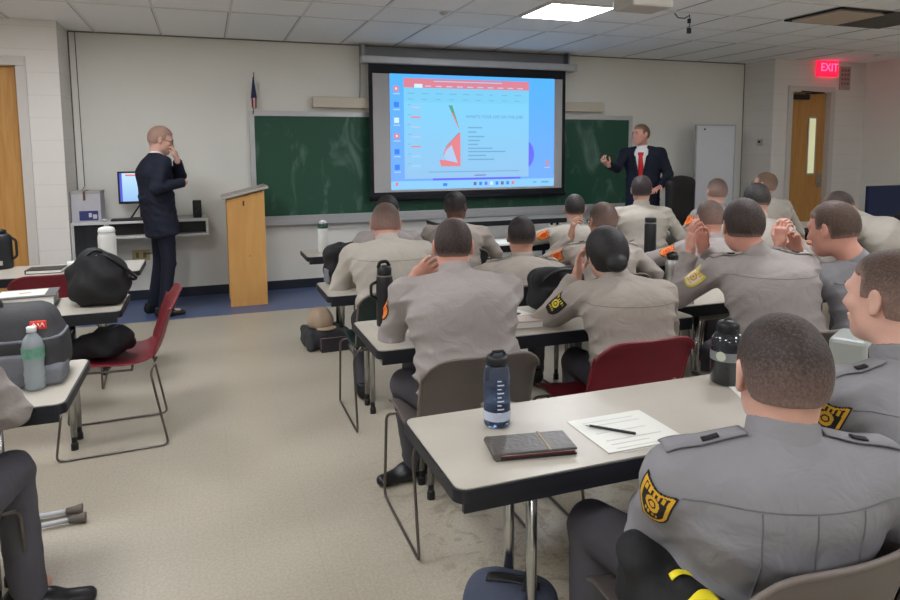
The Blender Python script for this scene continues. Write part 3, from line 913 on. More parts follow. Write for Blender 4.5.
# ------------------------------------------------------------------ ceiling lights
M_DIFF = mat('light_diffuser', (255, 252, 248), .5, noise=0, emit=(246, 249, 255), es=LIGHT_EMIT)
def ceiling_light(x, y, label):
    e = empty('ceiling_light', (x, y, CZ-.012), 0, label, 'ceiling light', None)
    h = .3048
    mb = MB()
    for q in ((-h, h, -h, -h+.018), (-h, h, h-.018, h), (-h, -h+.018, -h+.018, h-.018), (h-.018, h, -h+.018, h-.018)): mb.box(*q, -.004, .010)
    mb.build('frame', M_TBAR, e)
    MB().box(-h+.018, h-.018, -h+.018, h-.018, -.002, .006).build('diffuser', M_DIFF, e)
    return e
ceiling_light(GX+.6096*6.5, 5.24, 'bright square ceiling light panel in front of the projection screen')
others = [(GX+.0, 5.24), (GX+.6096*0.5, 2.8), (GX+.6096*6.5, 2.8), (GX+.6096*12.5, 2.8), (GX+.6096*.5, .36), (GX+.6096*6.5, .36), (GX+.6096*12.5, .36), (GX+.6096*.5, -2.1), (GX+.6096*6.5, -2.1), (GX+.6096*-3.5, 2.8)]
for k, (x, y) in enumerate(others):
    e = ceiling_light(x, y, 'square ceiling light panel over the rear desks'); e['group'] = 'ceiling lights over the desks'

# ceiling return grille and lifted tile
e = empty('ceiling_vent', (GX+.6096*11.5, 4.63, CZ-.006), 0, 'dark louvred square return air vent in the ceiling near the exit sign', 'vent')
mb = MB(); mb.box(-.30, .30, -.30, .30, -.002, .004); mb.build('backing', mat('vent_dark', (70, 66, 64), .8, noise=.1), e)
mb = MB()
for q in ((-.305, .305, -.305, -.28), (-.305, .305, .28, .305), (-.305, -.28, -.305, .305), (.28, .305, -.305, .305)): mb.box(*q, -.014, -.001)
mb.build('frame', mat('vent_frame', (104, 98, 94), .6, noise=.05), e)
mb = MB()
for i in range(18): y = -.27+.0317*i; mb.box(-.28, .28, y, y+.012, -.012, -.003)
mb.build('slat', mat('vent_slat', (96, 92, 88), .6, noise=.05), e)
e = empty('ceiling_tile', (GX+.6096*10.5, 4.63, CZ-.03), 0, 'tan loose ceiling tile hanging below its dark opening beside the vent', 'ceiling tile')
mb = MB(); mb.box(-.27, .27, -.25, .25, 0, .014, .004); mb.build('panel', mat('loose_tile', (196, 176, 156), .9, noise=.04), e)
mb = MB()
for q in ((-.305, .305, -.305, -.275), (-.305, .305, .275, .305), (-.305, -.285, -.305, .305), (.285, .305, -.305, .305)): mb.box(*q, .012, .027)
mb.build('opening_edge', mat('tile_opening', (40, 38, 36), .9, noise=0), e)
for (x, y) in ((2.0, 5.6), (7.6, 5.2), (8.1, 6.3)):
    lab = {2.0: 'small round white sprinkler head on the ceiling above the screen', 7.6: 'small round detector on the ceiling right of the exit sign, nearer the desks', 8.1: 'small round sprinkler cap on the ceiling near the right wall corner'}[x]
    o = MB().lathe([(.045, 0), (.045, -.008), (.03, -.022), (.0, -.026)], 16, cap=False).build('sprinkler_head', mat('fixture_white', (210, 208, 204), .5, noise=0), None, (x, y, CZ-.004)); tag(o, lab, 'sprinkler')

# projector hung from the ceiling, mostly above the frame
e = empty('projector', (2.97, 4.12, 2.51), 0, 'pale ceiling-hung projector at the top edge above the light panel', 'projector')
mb = MB(); mb.box(-.17, .17, -.13, .13, 0, .11, .02); mb.build('body', mat('projector_shell', (190, 184, 176), .45, noise=.04), e)
mb = MB(); mb.lathe([(.035, 0), (.038, .02), (.030, .03), (.0, .028)], 18, Matrix.Translation((.05, .13, .055)) @ Matrix.Rotation(-PI/2, 4, 'X'), cap=False); mb.build('lens', mat('lens_glass', (60, 60, 120), .1, noise=0), e)
mb = MB(); mb.tube([(0, 0, .11), (0, 0, .215)], .02, 10); mb.box(-.08, .08, -.08, .08, .105, .12); mb.build('mount', M_METAL, e)
e = empty('ceiling_lead', (4.10, 5.0, 2.55), 0, 'black cable with a connector hanging from the ceiling', 'cable')
mb = MB(); mb.tube([(0, 0, .168), (.012, 0, .10), (0, 0, .05)], .004, 6); mb.tube([(-.16, 0, .168), (-.12, 0, .13), (-.05, 0, .13), (0, 0, .155)], .005, 6); mb.build('cord', M_BLACK, e)
mb = MB(); mb.box(-.012, .012, -.012, .012, .09, .13, .004); mb.box(-.019, .019, -.012, .012, .0, .05, .006); mb.build('plug', M_BLACK, e)

# ------------------------------------------------------------------ front wall fittings
M_ALU = mat('aluminium_trim', (186, 186, 188), .4, .6, noise=.04)
def chalk_mat():
    m = bpy.data.materials.new('chalkboard_green'); m.use_nodes = True; nt = m.node_tree; b = nt.nodes['Principled BSDF']; b.inputs['Roughness'].default_value = .55
    tc = nd(nt, 'ShaderNodeTexCoord'); mp = nd(nt, 'ShaderNodeMapping'); mp.inputs['Scale'].default_value = (1.6, 1, .7); mp.inputs['Rotation'].default_value = (0, .35, 0); nt.links.new(tc.outputs['Object'], mp.inputs[0])
    n = nd(nt, 'ShaderNodeTexNoise'); n.inputs['Scale'].default_value = 2.2; n.inputs['Detail'].default_value = 7; n.inputs['Distortion'].default_value = 1.2; n.inputs['Roughness'].default_value = .6
    nt.links.new(mp.outputs[0], n.inputs['Vector']); rp = nd(nt, 'ShaderNodeValToRGB'); e = rp.color_ramp.elements
    e[0].position = .54; e[0].color = srgb(24, 76, 56); e[1].position = 1.0; e[1].color = srgb(130, 156, 146)
    nt.links.new(n.outputs['Fac'], rp.inputs[0]); nt.links.new(rp.outputs[0], b.inputs['Base Color']); return m
e = empty('chalkboard', (2.885, D-.02, .77), 0, 'long green chalkboard with smudged chalk behind the projection screen', 'chalkboard')
mb = MB(); mb.box(-2.38, 2.38, -.004, .018, 0, 1.15); mb.build('writing_surface', chalk_mat(), e)
frame4(MB(), -2.43, 2.43, -.0, 1.20, .055, -.016, .018).build('frame', M_ALU, e)
mb = MB(); mb.box(-2.40, 2.40, -.09, .018, -.045, -.005, .006); mb.box(-2.40, 2.40, -.095, -.085, -.04, .01); mb.build('chalk_tray', M_ALU, e)
for x, lab in ((1.28, 'short white chalk stick lying on the chalk tray left of the bottle'),):
    pass
# little flag
e = empty('desk_flag', (.50, D-.06, 1.93), 0, 'small striped flag furled on a stick above the chalkboard corner', 'flag')
MB().tube([(0, 0, 0), (.02, -.01, .44)], .005, 6).build('stick', mat('flag_stick', (60, 44, 30), .6), e)
mb = MB(); mb.lathe([(.0, 0), (.028, .02), (.032, .12), (.020, .22), (.006, .34)], 10, Matrix.Translation((.012, -.01, .05)), cap=False)
for i in range(len(mb.f)): mb.mi[i] = 2 if i//10 >= 2 else i % 2
mb.build('cloth', [mat('flag_red', (150, 40, 44), .8), mat('flag_white', (200, 196, 190), .8), mat('flag_blue', (44, 48, 84), .8)], e)
# long fixture
e = empty('wall_fixture', (2.98, D-.05, 2.065), 0, 'long cream wall fixture above the chalkboard running behind the screen', 'wall fixture')
MB().box(-1.85, 1.85, -.05, .045, -.055, .065, .008).build('housing', mat('cream_enamel', (206, 196, 178), .5, noise=.02), e)

# projection screen
e = empty('projection_screen', (2.985, D-.16, .9), 0, 'large pull-down projection screen with black border showing a bright blue slide window', 'projection screen')
SX0, SX1 = -1.245, 1.245
yS = 0.0
M_SCRB = mat('screen_black_border', (12, 14, 22), .7, noise=0)
M_SCRW = mat('screen_matte_grey', (178, 176, 176), .8, noise=.01)
zT, zB = 1.550, .085
mb = MB(); mb.box(SX0, SX1, yS-.002, yS+.002, zB, zT+.06); mb.build('border', M_SCRB, e)
mb = MB(); mb.box(SX0+.045, SX1-.045, yS-.005, yS-.0025, zB+.075, zT-.055); mb.build('screen_fabric', M_SCRW, e)
mb = MB(); mb.lathe([(.022, SX0-.01), (.022, SX1+.01)], 12, Matrix.Translation((0, yS, zB)) @ Matrix.Rotation(PI/2, 4, 'Y')); mb.build('bottom_bar', M_SCRB, e)
mb = MB(); mb.box(-1.33, 1.36, -.055, .075, 1.60, 1.68, .012); mb.box(1.33, 1.38, -.06, .08, 1.59, 1.685, .006); mb.build('roller_case', mat('screen_case', (190, 190, 192), .4, .2, noise=.02), e)
mb = MB(); mb.box(-1.28, 1.28, .10, .15, 1.66, 1.80, .004); mb.build('mounting_rail', mat('rail_grey', (142, 142, 146), .5, .2, noise=.03), e)
for x in (-1.31, 1.27): MB().box(x, x+.025, -.02, .16, 1.64, 1.815, .003).build('bracket', M_METAL, e)
mb = MB(); mb.tube([(-1.325, .03, 1.82), (-1.335, .03, 1.3), (-1.33, .10, 1.14)], .005, 6); mb.build('power_cord', mat('cord_grey', (120, 120, 118), .6, noise=0), e)
# projected desktop: flat coloured pieces that glow themselves in place of the projector's light
PE = .74
def em(name, c, s=1.0):
    m = bpy.data.materials.new(name); m.use_nodes = True; nt = m.node_tree; b = nt.nodes['Principled BSDF']
    b.inputs['Base Color'].default_value = (0.02, .02, .02, 1); b.inputs['Roughness'].default_value = .9; b.inputs['Specular IOR Level'].default_value = 0
    b.inputs['Emission Color'].default_value = srgb(*c); b.inputs['Emission Strength'].default_value = s*PE
    return m
def em_grad(name, c0, c1, z0, z1, c2=None):
    m = em(name, c0); nt = m.node_tree; b = nt.nodes['Principled BSDF']
    tc = nd(nt, 'ShaderNodeTexCoord'); sx = nd(nt, 'ShaderNodeSeparateXYZ'); nt.links.new(tc.outputs['Object'], sx.inputs[0])
    mr = nd(nt, 'ShaderNodeMapRange'); mr.inputs[1].default_value = z0; mr.inputs[2].default_value = z1
    nt.links.new(sx.outputs[2], mr.inputs[0]); mx = nd(nt, 'ShaderNodeMix', data_type='RGBA')
    mx.inputs['A'].default_value = srgb(*c0); mx.inputs['B'].default_value = srgb(*c1); nt.links.new(mr.outputs[0], mx.inputs['Factor'])
    nt.links.new(mx.outputs['Result'], b.inputs['Emission Color']); return m
PX0, PX1, PZ0, PZ1 = -1.005, 1.09, .185, 1.498
slide_mats = [em_grad('image_wallpaper', (118, 168, 244), (84, 176, 255), PZ0, PZ1), em_grad('image_window', (146, 192, 232), (120, 208, 246), .3, 1.4),
              em('image_red_bar', (214, 128, 146)), em('image_slide', (134, 204, 244)), em('image_salmon', (222, 130, 138)), em('image_green', (86, 160, 136)),
              em('image_text', (112, 168, 204)), em('image_violet', (104, 108, 244)), em('image_icon_blue', (60, 130, 236)), em('image_white', (206, 232, 250)),
              em('image_taskbar', (138, 200, 250)), em('image_dark', (110, 104, 140)), em('image_panel', (138, 198, 238)), em('image_lavender', (170, 200, 236)), em('image_ribbon', (122, 200, 238))]
mb = MB(); LAY = [0]
def IX(u): return PX0+(PX1-PX0)*u
def IZ(v): return PZ1-(PZ1-PZ0)*v
def rect(u0, u1, v0, v1, mi, lay):
    y = yS-.006-.0006*lay
    mb.add([(IX(u0), y, IZ(v1)), (IX(u1), y, IZ(v1)), (IX(u1), y, IZ(v0)), (IX(u0), y, IZ(v0))], [[0, 1, 2, 3]], mi=mi)
def poly(pts, mi, lay):
    y = yS-.006-.0006*lay
    mb.add([(IX(u), y, IZ(v)) for u, v in pts], [list(range(len(pts)))[::-1]], mi=mi)
rect(0, 1, 0, 1, 0, 0)
rect(0, 1, .925, 1, 10, 1)
poly([(.80+.068*math.cos(a), .70+.135*math.sin(a)) for a in [2*PI*k/24 for k in range(24)]], 7, 1)
rect(.24, .78, .905, .925, 7, 2)
rect(.078, .832, .035, .905, 1, 3)
rect(.078, .832, .035, .115, 2, 4)
rect(.138, .185, .082, .115, 9, 5)
rect(.078, .832, .115, .24, 14, 5)
for k in range(7): rect(.098+.0, .115+.006*(k % 2), .26+.085*k, .265+.085*k, 6, 5); rect(.118, .170, .278+.085*k, .290+.085*k, 4 if k % 3 == 1 else 13, 5); rect(.112, .176, .262+.085*k, .315+.085*k, 12, 4)
rect(.215, .79, .25, .82, 1, 5)
rect(.405, .79, .25, .70, 1, 6)
poly([(.335, .262), (.358, .262), (.398, .46), (.394, .46)], 5, 7)
poly([(.352, .33), (.362, .33), (.398, .46), (.394, .462)], 4, 8)
poly([(.398, .50), (.405, .50), (.405, .80), (.290, .80), (.278, .74), (.318, .745), (.302, .70), (.312, .65), (.345, .58)], 4, 7)
poly([(.318, .745), (.306, .71), (.318, .66), (.352, .61), (.372, .70), (.388, .77)], 13, 8)
poly([(.396, .50), (.400, .50), (.350, .575), (.318, .63), (.316, .626)], 11, 9)
for k in range(6): # icons on the left of the desktop
    c = [4, 8, 9, 4, 8, 8][k]
    rect(.022, .050, .105+.135*k, .150+.135*k, c, 3); rect(.018, .056, .165+.135*k, .175+.135*k, 13, 3)
    if c == 4: rect(.031, .041, .118+.135*k, .136+.135*k, 9, 4)
rect(.945, .965, .765, .80, 4, 3); rect(.935, .975, .82, .828, 13, 3)
for k in range(8): rect(.485+.034*k, .502+.034*k, .945, .975, [11, 8, 7, 9, 8, 11, 8, 4][k], 4)
rect(.025, .04, .935, .965, 4, 4); rect(.30, .325, .95, .975, 8, 4)
rect(.86, .885, .952, .966, 6, 4); rect(.915, .965, .950, .968, 6, 4)
# ribbon marks and lines of small print
rr = random.Random(5)
for k in range(9): rect(.10+.08*k, .125+.08*k+.02*rr.random(), .16, .167, 6, 6); rect(.10+.08*k, .13+.08*k, .21, .216, 6, 6)
for k in range(10): rect(.145*0+.20+.062*k, .235+.062*k, .094, .104, 13, 6)
rect(.25, .66, .052, .060, 13, 6)
rect(.215, .77, .845, .853, 6, 6); rect(.49, .56, .88, .888, 11, 6)
ws = [(.45, .085), (.49, .05), (.53, .10), (.565, .07), (.60, .06), (.635, .15), (.665, .23), (.70, .11), (.735, .16)]
for v, wd in ws: rect(.452, .452+wd, v, v+.012, 6, 8)
mb.build('projected_image', slide_mats, e)
def text_obj(s, size, loc, material, parent, name='text', rot=(PI/2, 0, 0), align='CENTER', ext=.001):
    cu = bpy.data.curves.new(name, 'FONT'); cu.body = s; cu.size = size; cu.align_x = align; cu.align_y = 'CENTER'; cu.extrude = ext
    t = bpy.data.objects.new(name, cu); col.objects.link(t)
    dg = bpy.context.evaluated_depsgraph_get(); me = bpy.data.meshes.new_from_object(t.evaluated_get(dg))
    bpy.data.objects.remove(t)
    me.transform(Matrix.Translation(loc) @ Matrix.Rotation(rot[2], 4, 'Z') @ Matrix.Rotation(rot[0], 4, 'X'))
    me.materials.clear()
    return link(name, me, material, parent)
text_obj("WHAT'S YOUR LIFE ON THE JOB?", .050, (IX(.615), yS-.014, IZ(.36)), em('image_title', (96, 150, 190)), e, 'slide_title', ext=0)

# exit sign
e = empty('exit_sign', (8.075, 6.985, 2.625), 0, 'glowing red exit sign above the right-hand wooden door', 'exit sign')
MB().box(-.172, .172, -.022, .045, -.118, .118, .006).build('housing', mat('exit_red', (220, 36, 60), .4, noise=0, emit=(255, 26, 64), es=.9), e)
text_obj('EXIT', .155, (0, -.0255, 0), mat('exit_letters', (255, 120, 160), .4, noise=0, emit=(255, 90, 150), es=1.1), e, 'letters', ext=.002)
e = empty('wall_notice', (8.44, 7.02, 2.50), 0, 'small pale notice with faint red rows beside the exit sign', 'notice')
MB().box(-.10, .10, -.006, .006, -.16, .16, .002).build('sheet', mat('notice_sheet', (170, 156, 150), .7), e)
mb = MB()
for i in range(4):
    for j in range(3): mb.box(-.075+.055*j, -.04+.055*j, -.009, -.005, .09-.06*i, .125-.06*i)
mb.build('printed_rows', mat('notice_red', (150, 96, 96), .7), e)
lp = bpy.data.lights.new('exit_glow', 'POINT'); lp.energy = .12; lp.color = (1, .08, .2); lp.shadow_soft_size = .08
lo = bpy.data.objects.new('exit_glow', lp); col.objects.link(lo); lo.location = (8.09, 6.86, 2.62)
# thermostat on the side of the right block, two screws, outlets
e = empty('thermostat', (XR-.001, 7.22, 1.62), 0, 'small thermostat on the narrow wall left of the right door', 'thermostat')
MB().box(-.025, 0, -.05, .05, -.045, .045, .006).build('housing', mat('thermo_cream', (196, 190, 176), .5), e)
MB().box(-.032, -.024, -.02, .02, -.01, .02, .003).build('dial', M_DARK, e)

# whiteboard on an easel
e = empty('whiteboard_easel', (6.40, 7.22, 0), 0, 'tall blank white portable board standing beside the right block wall', 'whiteboard')
MB().box(-.315, .315, -.012, .012, .35, 1.84, .006).build('board', mat('whiteboard_gloss', (216, 218, 224), .25, noise=.01), e)
frame4(MB(), -.327, .327, .338, 1.852, .018, -.018, .018).build('frame', M_ALU, e)
for x in (-.34, .34):
    mb = MB(); mb.tube([(x, 0, .02), (x, 0, 1.15)], .018, 8); mb.tube([(x, -.20, .02), (x, .20, .02)], .016, 8); mb.build('leg', mat('easel_white', (206, 206, 208), .4), e)
MB().lathe([(.012, 0), (.012, .01)], 10, Matrix.Translation((-.19, -.012, 1.79)) @ Matrix.Rotation(PI/2, 4, 'X')).build('magnet', M_DARK, e)

# ------------------------------------------------------------------ tables
M_LAM = mat('laminate_beige', (178, 171, 159), .34, noise=.03, scale=60)
M_EDGE = mat('table_edge_black', (20, 22, 30), .5, noise=.1)
M_LEG = mat('table_leg_chrome', (176, 176, 174), .22, 1., noise=.03)
def table(x0, x1, y0, y1, label, group=None, rz=0):
    """long folding training table"""
    cx, cy = (x0+x1)/2, (y0+y1)/2; hx, hy = (x1-x0)/2, (y1-y0)/2
    e = empty('folding_table', (cx, cy, 0), rz, label, 'table', group)
    def rr_outline(a, b, r, n=5):
        pts = []
        for sx_, sy_, a0 in ((1, 1, 0), (-1, 1, PI/2), (-1, -1, PI), (1, -1, 1.5*PI)):
            for k in range(n+1):
                t = a0+PI/2*k/n; pts.append((sx_*(a-r)+r*math.cos(t), sy_*(b-r)+r*math.sin(t)))
        return pts
    MB().prism(rr_outline(hx-.006, hy-.006, .028), 2, .722, .7405).build('tabletop', M_LAM, e)
    MB().prism(rr_outline(hx, hy, .032), 2, .706, .7375).build('edge_band', M_EDGE, e)
    mb = MB(); mb.box(-hx+.02, hx-.02, -hy+.004, -hy+.018, .682, .708); mb.box(-hx+.02, hx-.02, hy-.018, hy-.004, .682, .708)
    mb.build('apron', M_EDGE, e)
    for sx_ in (-1, 1): MB().box(sx_*(hx-.03)-.008, sx_*(hx-.03)+.008, -hy+.02, hy-.02, .684, .706).build('end_rail', M_METAL, e)
    for sx_ in (-1, 1):
        X = sx_*(hx-.27)
        for yy in (-hy+.06, -hy+.13, hy-.13, hy-.06):
            pass
        for yy in (-.07, .07):
            mb = MB(); mb.tube([(X, yy, .70), (X, yy, .07)], .0155, 12)
            lg = mb.build('leg', M_LEG, e)
            mb = MB(); mb.lathe([(.018, 0), (.018, .03), (.013, .04)], 10, Matrix.Translation((X, yy, .0))); mb.tube([(X, yy, .035), (X, yy, .08)], .0135, 10); mb.build('foot_glide', M_BLACK, lg)
        mb = MB(); mb.tube([(X, -.07, .60), (X, .07, .60)], .010, 8)
        mb.build('brace', M_LEG, e)
    return e
table(.505, 2.335, 1.357, 1.808, 'nearest beige table with the clear bottle, notebook and worksheet on it')
table(2.36, 4.19, 1.45, 1.90, 'beige table joined to the right of the nearest one, mostly hidden')
table(.598, 2.12, 2.475, 2.970, 'beige table of the second row with the black flask standing at its left end')
table(2.14, 3.97, 2.655, 3.11, 'beige table of the second row beneath the raised hands and the white box')
table(.587, 2.41, 3.548, 3.975, 'beige table with the black bag at its left corner, third row from the camera')
table(2.43, 4.26, 3.74, 4.19, 'beige table of the third row with the black water bottle near its left end')
table(4.28, 5.80, 3.74, 4.19, 'beige table on the far right in front of the man bending low')
table(.68, 2.51, 4.99, 5.40, 'beige table of the fourth row with the white bottle at its left end')
table(2.53, 4.36, 4.97, 5.40, 'beige table of the fourth row with loose white paper at its right end')
table(4.38, 6.2, 5.00, 5.44, 'beige table of the fourth row nearest the right-hand door')
table(2.35, 4.18, 6.86, 7.28, 'empty table against the front wall under the projection screen')
table(-2.27, -.442, 2.300, 2.798, 'beige table at the left edge holding the grey backpack and water bottle')
table(-2.25, -.424, 3.608, 4.068, 'beige table under the black duffel bag on the left')
table(-2.27, -.442, 4.838, 5.360, 'beige table at the far left with the black notebook and tall white bottle')

# ------------------------------------------------------------------ chairs
def shell_chair():
    pass
CH = {}
def chair(x, y, rz, colr, label, group=None, name='stacking_chair'):
    shellm = {'maroon': mat('chair_maroon', (116, 30, 42), .42, noise=.06, scale=14), 'grey': mat('chair_taupe', (96, 88, 84), .5, noise=.06, scale=14),
              'black': mat('chair_black', (34, 34, 38), .5, noise=.06, scale=14), 'green': mat('chair_dark_green', (26, 44, 42), .5, noise=.06, scale=14)}[colr]
    e = empty(name, (x, y, 0), rz, label, 'chair', group)
    if 'shell' in CH:
        for k, mtl in (('shell', shellm), ('rim', None), ('frame', None)):
            src = CH[k]; o = src.copy()
            if k == 'rim' and colr == 'maroon':
                if 'rim_maroon' not in CH: CH['rim_maroon'] = src.data.copy(); CH['rim_maroon'].materials.clear(); CH['rim_maroon'].materials.append(shellm)
                o.data = CH['rim_maroon']
            if k == 'shell': o.data = CH['mesh_'+colr] if 'mesh_'+colr in CH else src.data.copy(); CH['mesh_'+colr] = o.data; o.data.materials.clear(); o.data.materials.append(shellm)
            col.objects.link(o); o.parent = e
        for src in CH['legs']:
            o = src.copy(); col.objects.link(o); o.parent = e
        return e
    prof = [(.235, .415), (.215, .445), (.15, .450), (.03, .434), (-.09, .430), (-.165, .445), (-.215, .49), (-.245, .56), (-.268, .64), (-.300, .72), (-.335, .785)]
    # smooth the side profile
    pr_ = []
    for i in range(len(prof)-1):
        p0 = prof[max(i-1, 0)]; p1 = prof[i]; p2 = prof[i+1]; p3 = prof[min(i+2, len(prof)-1)]
        for t in (0, .34, .67): pr_.append(tuple(.5*((2*p1[q])+(-p0[q]+p2[q])*t+(2*p0[q]-5*p1[q]+4*p2[q]-p3[q])*t*t+(-p0[q]+3*p1[q]-3*p2[q]+p3[q])*t**3) for q in (0, 1)))
    pr_.append(prof[-1])
    n = len(pr_); nu = 16; vs = []; fs = []
    for i, (py, pz) in enumerate(pr_):
        t = i/(n-1)
        hw = .225
        if pz > .72: hw = .232*math.sqrt(max(.0, 1-((pz-.72)/.085)**2))*.35+.232*.65 if pz < .80 else .15
        if 0.40 < t < .55: hw = .215
        if t < .06: hw = .19+.035*(t/.06)
        for j in range(nu+1):
            u = -1+2*j/nu; X = hw*u
            dish = .022*(u*u) if pz < .47 else 0
            wrapy = .035*(u*u) if pz >= .5 else .035*(u*u)*max(0, (pz-.44)/.06) if py < -.1 else 0
            droop = -.030*abs(u)**6 if pz > .74 else 0
            vs.append((X, py+wrapy, pz+dish+droop))
    for i in range(n-1):
        for j in range(nu):
            a = i*(nu+1)+j; fs.append([a, a+1, a+nu+2, a+nu+1])
    mb = MB(); mb.add(vs, fs, None, 0, True); sh = mb.build('seat_shell', shellm, e)
    md = sh.modifiers.new('thickness', 'SOLIDIFY'); md.thickness = .010; md.offset = 0
    md = sh.modifiers.new('smooth', 'SUBSURF'); md.levels = 1; md.render_levels = 1
    # rim of the back
    rim = [Vector(vs[i*(nu+1)]) for i in range(int(n*.55), n)]+[Vector(vs[(n-1)*(nu+1)+j]) for j in range(1, nu)]+[Vector(vs[i*(nu+1)+nu]) for i in range(n-1, int(n*.55)-1, -1)]
    mb = MB(); mb.tube(rim, .0065, 6); rimo = mb.build('back_rim', mat('chair_rim', (112, 102, 96), .5, noise=.05), e)
    fm = mat('chair_wire', (110, 104, 100), .3, .9, noise=.05)
    legs = []
    for s_ in (-1, 1):
        X = s_*.235
        mb = MB(); mb.tube([(s_*.20, .16, .425), (X, .22, .40), (X, .275, .008+.0), (X, -.235, .008), (X, -.165, .40), (s_*.20, -.20, .47)], .0062, 8, round_c=.03)
        legs.append(mb.build('sled_leg', fm, e))
    mb = MB(); mb.tube([(-.20, .15, .425), (.20, .15, .425)], .006, 8); mb.tube([(-.20, -.08, .415), (.20, -.08, .415)], .006, 8)
    mb.tube([(-.20, -.08, .415), (-.20, .15, .425)], .006, 8); mb.tube([(.20, -.08, .415), (.20, .15, .425)], .006, 8)
    fr = mb.build('seat_frame', fm, e)
    CH.update(shell=sh, rim=rimo, frame=fr, legs=legs); CH['mesh_'+colr] = sh.data
    return e
R90 = PI/2
chair(1.06, 1.12, 0, 'grey', 'taupe chair at the bottom edge behind the nearest trainee')
chair(-.49, 3.87, R90+.06, 'maroon', 'empty maroon chair standing side-on in the aisle under the duffel table')
chair(1.64, 1.13, -.1, 'grey', 'taupe chair hidden under the right-edge trainee')
chair(.915, 2.46, 0, 'grey', 'taupe chair of the broad-backed trainee at the second row')
chair(1.59, 2.41, 0, 'maroon', 'maroon chair under the trainee with the dark hair bun')
chair(2.33, 2.27, -.1, 'grey', 'taupe chair under the trainee holding both hands to his face')
chair(2.68, 2.10, -.1, 'black', 'black chair with its back showing above the white box at the right')
chair(.945, 3.66, 0, 'green', 'dark green chair behind the black flask')
chair(1.73, 3.55, 0, 'black', 'black chair under the trainee sitting below the screen, third row')
chair(2.28, 3.62, 0, 'black', 'black chair hidden behind the trainee with the bun')
chair(3.05, 3.52, 0, 'black', 'black chair under the half-hidden trainee with brown faded hair, third row')
chair(3.72, 3.76, 0, 'black', 'black chair hidden behind the trainee in the dark cap of hair')
chair(4.66, 3.36, .4, 'black', 'black chair under the man bending low at far right')
chair(1.22, 4.95, 0, 'black', 'black chair in the fourth row hidden behind the heavy-set trainee')
chair(1.78, 4.93, 0, 'black', 'black chair in the fourth row under the trainee turned to the right')
chair(2.80, 4.93, 0, 'black', 'black chair in the fourth row under the trainee with thinning crown')
chair(3.44, 4.93, 0, 'black', 'black chair in the fourth row in front of the presenter')
chair(4.26, 4.95, 0, 'black', 'black chair in the fourth row before the whiteboard')
chair(5.05, 5.15, .2, 'black', 'black chair under the trainee in glasses near the door')
chair(-.93, 4.90, .05, 'maroon', 'maroon chair pushed in behind the folder, its back just showing, right of two', 'maroon chairs behind the far left table')
chair(-1.50, 4.90, 0, 'maroon', 'maroon chair at the left edge behind the folder, left of two', 'maroon chairs behind the far left table')
chair(-.83, 2.12, 0, 'grey', 'taupe chair at the left edge under the cropped seated trainee')

# black office chair in front of the presenter
e = empty('office_chair', (5.02, 6.45, 0), .3, 'black padded office chair behind the presenter beside the whiteboard', 'office chair')
ob = SD(); ob.bx((0, -.20, .90), (.25, .05, .30), .05); ob.el((0, -.19, 1.13), (.24, .06, .10), .05); sd_obj('backrest', ob, M_BLACK, e, .016, origin=(0, 0, 0))
ob = SD(); ob.bx((0, .05, .50), (.26, .25, .055), .05); sd_obj('seat', ob, M_BLACK, e, .016, origin=(0, 0, 0))
for s_ in (-1, 1):
    mb = MB(); mb.tube([(s_*.24, .1, .48), (s_*.31, .1, .52), (s_*.31, .12, .70), (s_*.31, -.1, .72), (s_*.26, -.20, .72)], .02, 8, round_c=.04); mb.build('armrest', M_BLACK, e)
MB().lathe([(.03, .08), (.03, .46)], 12).build('gas_column', M_DARK, e)
mb = MB()
for k in range(5):
    a = 2*PI*k/5; mb.tube([(0, 0, .11), (.28*math.cos(a), .28*math.sin(a), .07)], [.028, .016], 8)
bs = mb.build('star_base', M_BLACK, e)
for k in range(5):
    a = 2*PI*k/5; MB().sphere((.28*math.cos(a), .28*math.sin(a), .028), .028, 10).build('caster', M_DARK, e)

# ------------------------------------------------------------------ lectern, wall desk and what stands on it
OAK = wood_mat('oak_veneer', (196, 142, 76), (208, 158, 92), (3, 3, .5), .45)
e = empty('lectern', (.355, 7.02, 0), 0, 'light oak lectern with sloping grey top left of the chalkboard', 'lectern')
def side_panel(y0, y1):
    return MB().prism([(-.178, .0), (.178, .0), (.178, 1.145), (-.178, 1.06)], 1, y0, y1)
o = side_panel(-.165, -.145); o.build('side_panel', OAK, e)
side_panel(.145+.1, .165+.1).build('side_panel', OAK, e)
MB().box(.158, .178, -.145, .245, 0, 1.14).build('front_panel', OAK, e)
for z in (.03, .45, .80): MB().box(-.17, .158, -.145, .245, z, z+.018).build('shelf', OAK, e)
mb = MB(); A = Matrix.Rotation(-math.atan2(.085, .356), 4, 'Y'); mb.box(-.225, .225, -.20, .30, -.0, .026, .004, M=Matrix.Translation((0, 0, 1.118)) @ A); mb.build('top', mat('lectern_top_grey', (170, 164, 156), .45, noise=.05), e)
mb = MB(); mb.box(-.03, -.015, -.169, -.163, 1.00, 1.05); mb.build('cable_slot', mat('slot_brown', (84, 50, 34), .8), e)
MB().sphere((.02, -.165, .50), .006, 8).build('screw', M_DARK, e)

